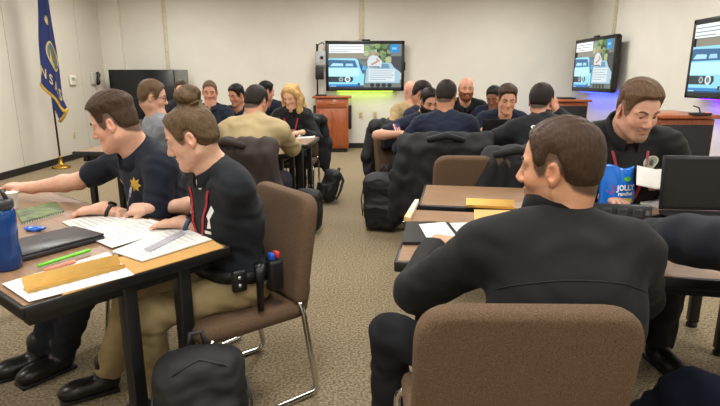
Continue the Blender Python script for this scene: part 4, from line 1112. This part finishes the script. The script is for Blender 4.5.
quad_thing('paper_sheet', 'white printed sheet between laptop and the open booklet', 'paper', [(84, 236), (112, 248), (178, 228), (150, 219)], ZT + .005, lines=8)
BK = quad_thing('booklet', 'stapled white booklet with a grey fold near her watch', 'booklet', [(112, 252), (142, 262), (212, 240), (178, 226)], ZT + .006, .004, lines=10)
absorb(BK, quad_thing('booklet_page', 'x', 'x', [(144, 249), (150, 252), (186, 234), (181, 231)], ZT + .011, .002, pm('paper_grey', '9a98a2', .8)), 'folded_edge')
NB_ = quad_thing('notebook', 'spiral notebook with a dark photo cover under man’s hand'.replace('’', ''), 'notebook', [(16, 212), (22, 224), (64, 212), (56, 203)], ZT, .008, pm('notebook_cover', '2a2226', .5, c2='66803f', scale=26))
nb0, nb1 = atz(23, 224.5, ZT + .006), atz(64, 212.5, ZT + .006)
t = thing('notebook_coil', 'white wire coil along edge of spiral notebook', 'coil', nb0)
mb = MB(); d_ = (nb1 - nb0)
mb.tube([d_ * (k / 120) + np.array([0, .006 * cos(k * .9), .006 * sin(k * .9)]) for k in range(121)], .0012, 5); mb.build('coil', pm('coil_white', 'd6d6d2', .4), t); absorb(NB_, t, 'coil')
# closed laptop with a round logo
l0, l1 = atz(24, 262, ZT), atz(98, 242, ZT); ang = math.atan2(l1[1] - l0[1], l1[0] - l0[0]); lc = (l0 + l1) / 2 + np.array([-sin(ang), cos(ang), 0]) * .105
LP = small_laptop('closed dark grey laptop with round logo beside the water bottle', (lc[0], lc[1], ZT), ang, None, '2a2b30', .33, .21)
ring = MB(); ring.tube([(.019 * cos(a), .019 * sin(a), .0282) for a in np.linspace(0, 2 * pi, 24, False)], .0012, 5, closed=True); ring.build('logo_ring', pm('logo_grey', '8e8f94', .3, metal=.6), LP)
V_, F_ = text_verts('DELL', .012); MB().add([(x, y, .0283) for x, y, _ in V_], F_).build('logo_text', pm('logo_grey', '8e8f94', .3, metal=.6), LP)
def marker(label, a, b, c, r=.006):
    p0, p1 = atz(*a, ZT + .012), atz(*b, ZT + .012); v = p1 - p0; t = thing('highlighter', label, 'marker', p0)
    bd = MB().tube([v * 0, v * .68], r, 10).build('barrel', pm('marker_' + c, c, .35), t)
    MB().tube([v * .66, v * .70, v * .98, v], [r * 1.1, r * 1.15, r * 1.1, r * .8], 10).build('cap', pm('marker_cap_' + c, c, .3, var=.02), t)
marker('neon green highlighter lying against the closed laptop', (38, 266), (90, 250), '6ec83a'); marker('salmon pink highlighter lying next to green highlighter', (44, 270), (76, 261), 'd8846a', .005)
# nameplates
def nameplate(label, a, b, h=.042, c='bd9650', z=ZT + .0055):
    p0, p1 = atz(*a, z), atz(*b, z); v = p1 - p0; L = float(np.linalg.norm(v)); ang = math.atan2(v[1], v[0])
    t = thing('nameplate', label, 'nameplate', p0, ang); M = pm('brass_' + c, c, .3, metal=.55, var=.05)
    MB().prism([(0, 0), (L, 0), (L, h), (0, h)], 0, .003, Matrix.Rotation(radians(-22), 3, 'X')).build('face', M, t)
    MB().prism([(0, 0), (L, 0), (L, .006), (0, .006)], -.030, .012).build('foot', M, t)
    MB().box((L / 2, -.029, .007), (L, .004, .012)).build('lip', M, t)
nameplate('brass nameplate holder on the end of the bottle table', (25, 291), (121, 266))
nameplate('brass nameplate holder between the two right tables', (466, 206), (514, 208), .04)
# water bottle
b0 = atz(8, 268, ZT)
t = thing('water_bottle', 'translucent blue water bottle with black lid', 'bottle', b0)
MB().lathe([(.040, 0), (.044, .006), (.045, .05), (.041, .09), (.044, .12), (.046, .17), (.044, .195), (.038, .205)], 28).build('bottle_body', pm('bottle_blue', '1d4f9a', .12, trans=.55, var=.03), t)
MB().lathe([(.036, .002), (.037, .10), (.034, .11)], 20, (0, 0, .004)).build('water', pm('bottle_water', '12306a', .05, trans=.5, ior=1.33), t)
lid = MB().lathe([(.040, .203), (.044, .206), (.044, .228), (.036, .236), (.014, .238)], 24).build('lid', pm('lid_black', '2a2c2e', .4), t)
MB().tube([(-.03, 0, .235), (-.02, 0, .262), (.02, 0, .262), (.03, 0, .235)], .007, 8).build('carry_loop', pm('lid_black', '2a2c2e', .4), t)
# pen in the writing hand, crumpled blue wrapper, small white cup
S, E_, W, spec, hd, tips, tt = P_bun.arms['R']
def to_world(q, p): a = radians(q.az); r = np.array([cos(a), -sin(a), 0]); f = np.array([sin(a), cos(a), 0]); return q.loc + r * p[0] + f * p[1] + np.array([0, 0, p[2]])
pt = to_world(P_bun, (tips[0] + tt) / 2)
pen0 = np.array([pt[0] - .012, pt[1] - .02, ZT + .006]); pv = unit(np.array([.035, -.01, .125])) * .145
t = thing('pen', 'dark pen with white stripe upright in the writing hand', 'pen', pen0)
MB().tube([pv * 0, pv * .08, pv * .7], [.001, .0042, .0045], 8).build('barrel', pm('pen_navy', '1a2036', .3), t); MB().tube([pv * .7, pv * 1.0], .0048, 8).build('cap', pm('pen_grip', 'b9bcc6', .3, c2='20284a', scale=60), t)
c_ = atz(34, 228, ZT + .012); t = thing('wrapper', 'crumpled bright blue wrapper beside the spiral notebook', 'wrapper', (c_[0], c_[1], ZT))
f = Field(); f.ell((0, 0, .010), (.045, .016, .011), None, .01); f.post = lambda P, D: D + folds(P, .005, .025, 4); f.pad = .012; f.build('foil', .005, pm('foil_blue', '1f5fc4', .25, coat=.3), t)
c_ = atz(8, 197, .80); t = thing('paper_cup', 'small white cup held at the table by the officer', 'cup', (c_[0], c_[1] + .02, ZT))
MB().lathe([(.024, 0), (.025, .002), (.033, .078), (.035, .08), (.031, .078), (.023, .006)], 18).build('cup_wall', pm('cup_white', 'dddad2', .6), t)
# right-hand tables
quad_thing('tablet', 'black closed tablet under the open notebook', 'tablet', [(403, 245), (446, 245), (436, 224), (406, 224)], ZT, .012, pm('tablet_black', '1b1c1e', .35))
NP = quad_thing('notebook', 'open notebook with white pages lying on black tablet', 'notebook', [(431, 246), (459, 241), (445, 223), (419, 225)], ZT + .014, .004, lines=7)
absorb(NP, quad_thing('notebook_page', 'white notebook page right of the black spine', 'notebook', [(462, 240), (492, 236), (478, 223), (449, 224)], ZT + .014, .004, lines=6), 'page')
absorb(NP, quad_thing('notebook_spine', 'narrow black notebook spine between two white pages', 'notebook', [(459, 241), (462, 240), (449, 224), (446, 223)], ZT + .013, .007, pm('tablet_black', '1b1c1e', .35)), 'spine')
quad_thing('folder', 'yellow envelope lying by the arm of man in black', 'envelope', [(474, 226), (540, 228), (530, 211), (474, 210)], ZT, .003, pm('envelope_yellow', 'bf9a5c', .7, var=.05))
quad_thing('tent_card', 'folded orange and white card at corner of the notebook table', 'card', [(404, 221), (410, 222), (419, 203), (415, 203)], ZT, .02, pm('card_orange', 'd8a566', .6, c2='e8e2d4', scale=12))
quad_thing('paper_sheet', 'white sheet under yellow candy wrappers before man in black', 'paper', [(596, 246), (650, 246), (655, 226), (596, 223)], ZT + .002)
for k, (a, b) in enumerate([(612, 223), (622, 228), (631, 230), (640, 228)]):
    c_ = atz(a, b, ZT + .012); t = thing('candy', 'small yellow wrapped candy lying on white sheet', 'candy', (c_[0], c_[1], ZT + .003), k * .9, 'yellow candies on the sheet')
    MB().lathe([(.002, -.012), (.008, -.010), (.009, 0), (.008, .010), (.002, .012)], 10, (0, 0, .010), None, Matrix.Rotation(pi / 2, 3, 'Y')).build('sweet', pm('candy_yellow', 'd8c83a', .3, c2='e8e4c0', scale=80), t)
    for sx in (-1, 1): MB().lathe([(.002, 0), (.008, .010)], 8, (sx * .012, 0, .010), None, Matrix.Rotation(sx * pi / 2, 3, 'Y')).build('twist', pm('candy_twist', 'e6dfa0', .3), t)
# power strip box
ps = atz(608, 221, ZT); rz = -radians(R1_AZ)
t = thing('power_strip', 'black tabletop power box with a row of outlets', 'power strip', (ps[0], ps[1] + .03, ZT), rz); M_ps = pm('strip_black', '17181a', .4)
MB().box((0, 0, .038), (.36, .075, .066), Matrix.Rotation(radians(-10), 3, 'X'), .006).build('housing', M_ps, t)
MB().box((0, 0, .004), (.30, .10, .008)).build('base', M_ps, t)
for k in range(5):
    x = -.13 + .062 * k; so = MB().box((x, -.0385, .045), (.04, .006, .036), Matrix.Rotation(radians(-10), 3, 'X'), .004).build('socket', pm('socket_dark', '2a2b2e', .35), t)
    for dx in (-.007, .007): MB().box((x + dx, -.0425, .05), (.003, .003, .010)).build('slot', pm('slot_black', '050505', .6), so)
MB().box((.16, -.0385, .045), (.018, .006, .02)).build('switch', pm('switch_grey', '55565a', .4), t)
cb0 = np.array([ps[0] + .17, ps[1] + .0, ZT + .006]); t = thing('power_cable', 'black cable running from the power box across table', 'cable', cb0)
MB().tube([(0, 0, .012), (.05, -.03, 0), (.16, -.045, 0), (.30, -.03, 0), (.48, -.05, 0)], .005, 6).build('cord', M_ps, t)
t = None
# candy bag
cb = atz(620, 207, ZT); t = thing('candy_bag', 'blue hard candy bag standing behind the power box', 'candy bag', (cb[0], cb[1] + .05, ZT), radians(8))
def bagP(u, v):       # u -1..1 across, v 0..1 up
    wd = .082 + .006 * sin(v * 5); dp = .034 * (1 - v ** 2.2) * (1 - .6 * abs(u) ** 3) + .003
    return wd * u + .008 * sin(v * 7) * .4, dp + .003 * sin(u * 9 + v * 6) * (1 - abs(u)), .195 * v - .012 * v * v * sin(u * 2.6 + .6)
nu_, nv_ = 20, 18; V = []; Fc = []
for sg in (-1, 1):
    for j in range(nv_ + 1):
        for i in range(nu_ + 1):
            x, d__, z = bagP(-1 + 2 * i / nu_, j / nv_); V.append((x, sg * d__, z))
o_ = (nu_ + 1) * (nv_ + 1); id_ = lambda s_, i, j: s_ * o_ + j * (nu_ + 1) + i
for j in range(nv_):
    for i in range(nu_):
        Fc.append((id_(0, i, j), id_(0, i + 1, j), id_(0, i + 1, j + 1), id_(0, i, j + 1))); Fc.append((id_(1, i, j), id_(1, i, j + 1), id_(1, i + 1, j + 1), id_(1, i + 1, j)))
    for i in (0, nu_):
        q4 = (id_(0, i, j), id_(0, i, j + 1), id_(1, i, j + 1), id_(1, i, j)); Fc.append(q4 if i == 0 else q4[::-1])
for i in range(nu_): Fc.append((id_(0, i, nv_), id_(0, i + 1, nv_), id_(1, i + 1, nv_), id_(1, i, nv_))); Fc.append((id_(0, i, 0), id_(1, i, 0), id_(1, i + 1, 0), id_(0, i + 1, 0)))
link('pouch', raw_mesh('pouch', V, Fc, pm('bag_blue', '1668c8', .22, coat=.3, var=.06, scale=12), True), t)
def on_bag(txt, x0, z0, name, mat, off=.002):
    VV, FF = txt; out = []
    for (x, y, *_) in VV:
        u, v = (x0 + x) / .084, (z0 + y) / .195; d__ = bagP(u, v)[1]; out.append((x0 + x, -d__ - off, z0 + y))
    link(name, raw_mesh(name, out, FF, mat), t)
M_wh = pm('bag_white', 'eef0f2', .4)
on_bag(text_verts('JOLLY', .036, bold=.0012), .026, .090, 'brand_text', M_wh); on_bag(text_verts('rancher', .027, bold=.0008), .026, .062, 'brand_text', M_wh)
on_bag(([(-.045 + .09 * k / 6, -.011, 0) for k in range(7)] + [(.045 - .09 * k / 6, .011, 0) for k in range(7)], [tuple(range(14))]), .032, .028, 'yellow_band', pm('bag_yellow', 'd8d030', .4))
on_bag(([(.022 * cos(a), .012 * sin(a), 0) for a in np.linspace(0, 2 * pi, 16, False)], [tuple(range(16))]), .036, .134, 'green_label', pm('bag_green', '4aa83c', .4))
on_bag(([(.020 * cos(a), .022 * sin(a), 0) for a in np.linspace(0, 2 * pi, 16, False)], [tuple(range(16))]), -.052, .085, 'fruit_print', pm('bag_red', 'b03058', .4, c2='5a3a9a', scale=60), .001)
p0, p1 = atz(637, 207, ZT + .004), atz(652, 215, ZT + .004); t = thing('pencil', 'orange wooden pencil lying beside the candy bag', 'pencil', p0)
v = p1 - p0; MB().tube([v * 0, v * .85], .0038, 6).build('barrel', pm('pencil_orange', 'c8843a', .4), t); MB().tube([v * .85, v], [.0038, .0008], 6).build('tip', pm('pencil_wood', 'd8b890', .6), t)
# papers held by the big man, sheets beside him
hL = to_world(P_big, P_big.arms['L'][2])
def fold_sheet(label, c, rz, tilt, w_=.21, h_=.15):
    t = thing('paper_sheet', label, 'paper', c, rz); R = Matrix.Rotation(radians(tilt), 3, 'X'); V = []; n = 8
    for j in range(n + 1):
        for i in range(n + 1):
            a, b = -w_ / 2 + w_ * i / n, -h_ / 2 + h_ * j / n; V.append(tuple(R @ Vector((a, b, .018 * abs(a) / w_ * 2 + .008 * sin(b * 30)))))
    Fc = np.array([(j * (n + 1) + i, j * (n + 1) + i + 1, (j + 1) * (n + 1) + i + 1, (j + 1) * (n + 1) + i) for j in range(n) for i in range(n)])
    o = link('sheet', raw_mesh('sheet', V, Fc, pm('paper_white', 'd3d1cb', .8, var=.03), True), t); md = o.modifiers.new('thick', 'SOLIDIFY'); md.thickness = .0015
hp = aty(656, 179, 2.48); fold_sheet('folded white paper held by the big man', hp, radians(-24), 30, .17, .13)
quad_thing('paper_sheet', 'white sheets on the table below the held paper', 'paper', [(640, 204), (662, 209), (664, 196), (640, 193)], ZT, .01)
quad_thing('paper_sheet', 'grey printed sheet lying beside the candy bag', 'paper', [(572, 204), (600, 205), (600, 192), (574, 192)], ZT, .003, pm('paper_grey2', 'b5b3ae', .8), lines=6)
lp = atz(694, 214, ZT); small_laptop('open black laptop with dark screen facing the navy-jacketed person', (lp[0] + .01, lp[1] - .13, ZT), radians(-6), 96, '15161a', .37, .25)
# far tables
small_laptop('open laptop with a bright blue screen by bald bearded man', aty(478, 118, 5.98) * np.array([1, 1, 0]) + np.array([0, 0, ZT]), radians(60), 105, '202226', .30, .20, screen='4f9ae8')
small_laptop('black laptop whose lid back faces us before young officer', (1.27, 4.86, ZT), radians(180), 100, '101114', .36, .25)
quad_thing('paper_sheet', 'white sheet by the lettered jacket on officers table', 'paper', [(484, 146), (500, 148), (498, 139), (482, 138)], ZT, .004)
quad_thing('paper_sheet', 'white sheets before the blond woman', 'paper', [(296, 139), (314, 138), (317, 134), (300, 134)], ZT, .006)
small_laptop('open dark laptop in front of the tan-jacketed man', (-.93, 4.98, ZT), radians(5), 100, '1c1d20', .34, .23)
c_ = atz(293, 147, ZT); t = thing('snack_wrapper', 'crumpled gold foil wrapper on the blond woman table', 'wrapper', (c_[0] - .05, c_[1] + .1, ZT))
f = Field(); f.ell((0, 0, .03), (.10, .06, .035), None, .01); f.post = lambda P, D: D + folds(P, .014, .05, 9); f.pad = .03; f.build('foil', .009, pm('foil_gold', 'b08a3c', .3, metal=.6), t)
c_ = aty(478, 112, 6.0); t = thing('paper_cup', 'white paper cup beside the blue-screened laptop', 'cup', (1.12, 6.05, ZT))
MB().lathe([(.028, 0), (.029, .002), (.038, .10), (.04, .103), (.035, .10)], 16).build('cup_wall', pm('cup_white', 'dddad2', .6), t)
# ------------------------------------------------------------------ bags and coats
def backpack(label, loc, az, s=1.0, lean=0, c='17181a'):
    t = thing('backpack', label, 'backpack', loc, -radians(az)); M = pm('nylon_' + c, c, .6, var=.12, scale=12, bump=.3, bscale=500); M2 = pm('strap_' + c, '222326', .6)
    R = rotm((1, 0, 0), lean); T = lambda x, y, z: R @ (np.array([x, y, z]) * s) + np.array([0, 0, max(0, sin(radians(abs(lean))) * .09 * s)])
    f = Field(); f.box(T(0, 0, .22), np.array([.155, .085, .215]) * s, .07 * s, R, .02); f.ell(T(0, .0, .37), np.array([.14, .085, .09]) * s, R, .04); f.ell(T(0, .05, .15), np.array([.145, .075, .14]) * s, R, .03)
    f.post = lambda P, D: np.maximum(D + folds(P, .004, .09, 3), .003 - P[..., 2]); f.pad = .012; f.build('main_compartment', .011, M, t)
    p = Field(); p.box(T(0, .115, .13), np.array([.115, .035, .10]) * s, .03 * s, R, .01); p.post = lambda P, D: np.maximum(D + folds(P, .003, .07, 8), .004 - P[..., 2]); p.pad = .01; p.build('front_pocket', .010, M, t)
    mb = MB(); mb.tube([T(-.12, .06, .36), T(-.08, .085, .40), T(0, .075, .43), T(.08, .085, .40), T(.12, .06, .36)], .005 * s, 6); mb.build('zipper', M2, t)
    MB().tube([T(-.10, .15, .20), T(0, .156, .225), T(.10, .15, .20)], .004 * s, 6).build('pocket_zipper', M2, t)
    MB().tube([T(-.03, -.06, .44), T(-.02, -.07, .49), T(.02, -.07, .49), T(.03, -.06, .44)], .010 * s, 8).build('haul_loop', M2, t)
    for sx in (-1, 1):
        MB().tube([T(sx * .06, -.07, .43), T(sx * .09, -.13, .34), T(sx * .11, -.12, .20), T(sx * .13, -.08, .06)], [.018 * s, .022 * s, .020 * s, .010 * s], 8).build('shoulder_strap', M2, t)
        MB().tube([T(sx * .155, .02, .33), T(sx * .165, .05, .24), T(sx * .16, .05, .10)], .005 * s, 6).build('side_strap', M2, t)
    return t
bp = atz(200, 356, .42); backpack('large black backpack on the carpet in front of womans chair', (bp[0] + .03, bp[1] - .10, 0), 160, .98, 14)
b1 = atz(312, 236, 0); backpack('black bag standing behind the womans chair by table legs', (b1[0] - .06, b1[1] + .12, 0), 200, .85, 8)
b2 = atz(325, 206, 0); backpack('black backpack on carpet beside the blond womans table', (b2[0], b2[1] + .15, 0), 240, .80, 18)
b3 = atz(378, 232, 0); backpack('black backpack with loose straps beside the coat-covered chair', (b3[0] + .06, b3[1] + .14, 0), 200, 1.15, -8)
b4 = atz(372, 168, 0); backpack('small black backpack on carpet by the bearded officers chair', (.30, 6.35, 0), 230, .9, 10)
def coat_on_chair(label, q_or_xy, az, c='141517', drop=.55, side=0, s=1.0, seed=3, wide=.27):
    """coat draped over a chair back: shell over the top edge, hanging front and behind"""
    x, y = q_or_xy; t = thing('coat', label, 'coat', (x, y, 0), -radians(az)); f = Field(); M = pm('coat_' + c, c, .75, var=.15, scale=10, bump=.3, bscale=500)
    f.chain([(-wide, -.29, .87), (wide, -.29, .885)], [.075, .075], .03)
    f.box((0, -.335, .885 - drop / 2), (wide + .04, .05, drop / 2), .045, rotm((1, 0, 0), 4), .04)
    f.box((0, -.20, .78), (wide, .035, .12), .03, None, .04)
    for sx in (-1, 1): f.chain([(sx * (wide + .01), -.33, .84), (sx * (wide + .06), -.34, .6), (sx * (wide + .05 + side * .05), -.32, .885 - drop)], [.06, .065, .045], .03)
    f.post = lambda P, D: np.maximum(D + folds(P * np.array([1.2, 1.2, .5]), .009, .13, seed), .004 - P[..., 2]); f.pad = .035
    f.build('shell', .011, M, t)
    MB().tube([(-.14, -.38, .90), (0, -.40, .935), (.14, -.38, .90)], [.02, .03, .02], 8).build('collar', M, t)
    MB().box((wide * .5, -.40, .885 - drop * .6), (.018, .004, .012)).build('zip_pull', pm('zip_silver', '9a9a9c', .3, metal=.8), t)
    return t
def chair_xy(q, back=.03): d = np.array([sin(radians(q.az)), cos(radians(q.az))]); return q.loc[:2] + d * (.07 - back)
coat_on_chair('big black coat over the chair of officer with back turned', chair_xy(P_navy), P_navy.az, '141517', .62, 1, wide=.30)
coat_on_chair('dark brown jacket over the chair of the tan-jacketed man', chair_xy(P_tan), P_tan.az, '2b1f1b', .5, 0, seed=6)
coat_on_chair('black coat hanging over the chair of the blond woman', chair_xy(P_blond), P_blond.az, '131416', .6, 0, seed=8)
coat_on_chair('black coat over the chair of the bearded officer', chair_xy(P_beard), P_beard.az, '141517', .5, 0, seed=13, wide=.2)
chair('brown tweed chair standing empty beyond the candy bag table', .72, 3.50, 4)
coat_on_chair('black and grey jacket bunched on the empty chair', (.98, 3.56), 4, '1b1c1f', .3, 0, seed=11, wide=.14)
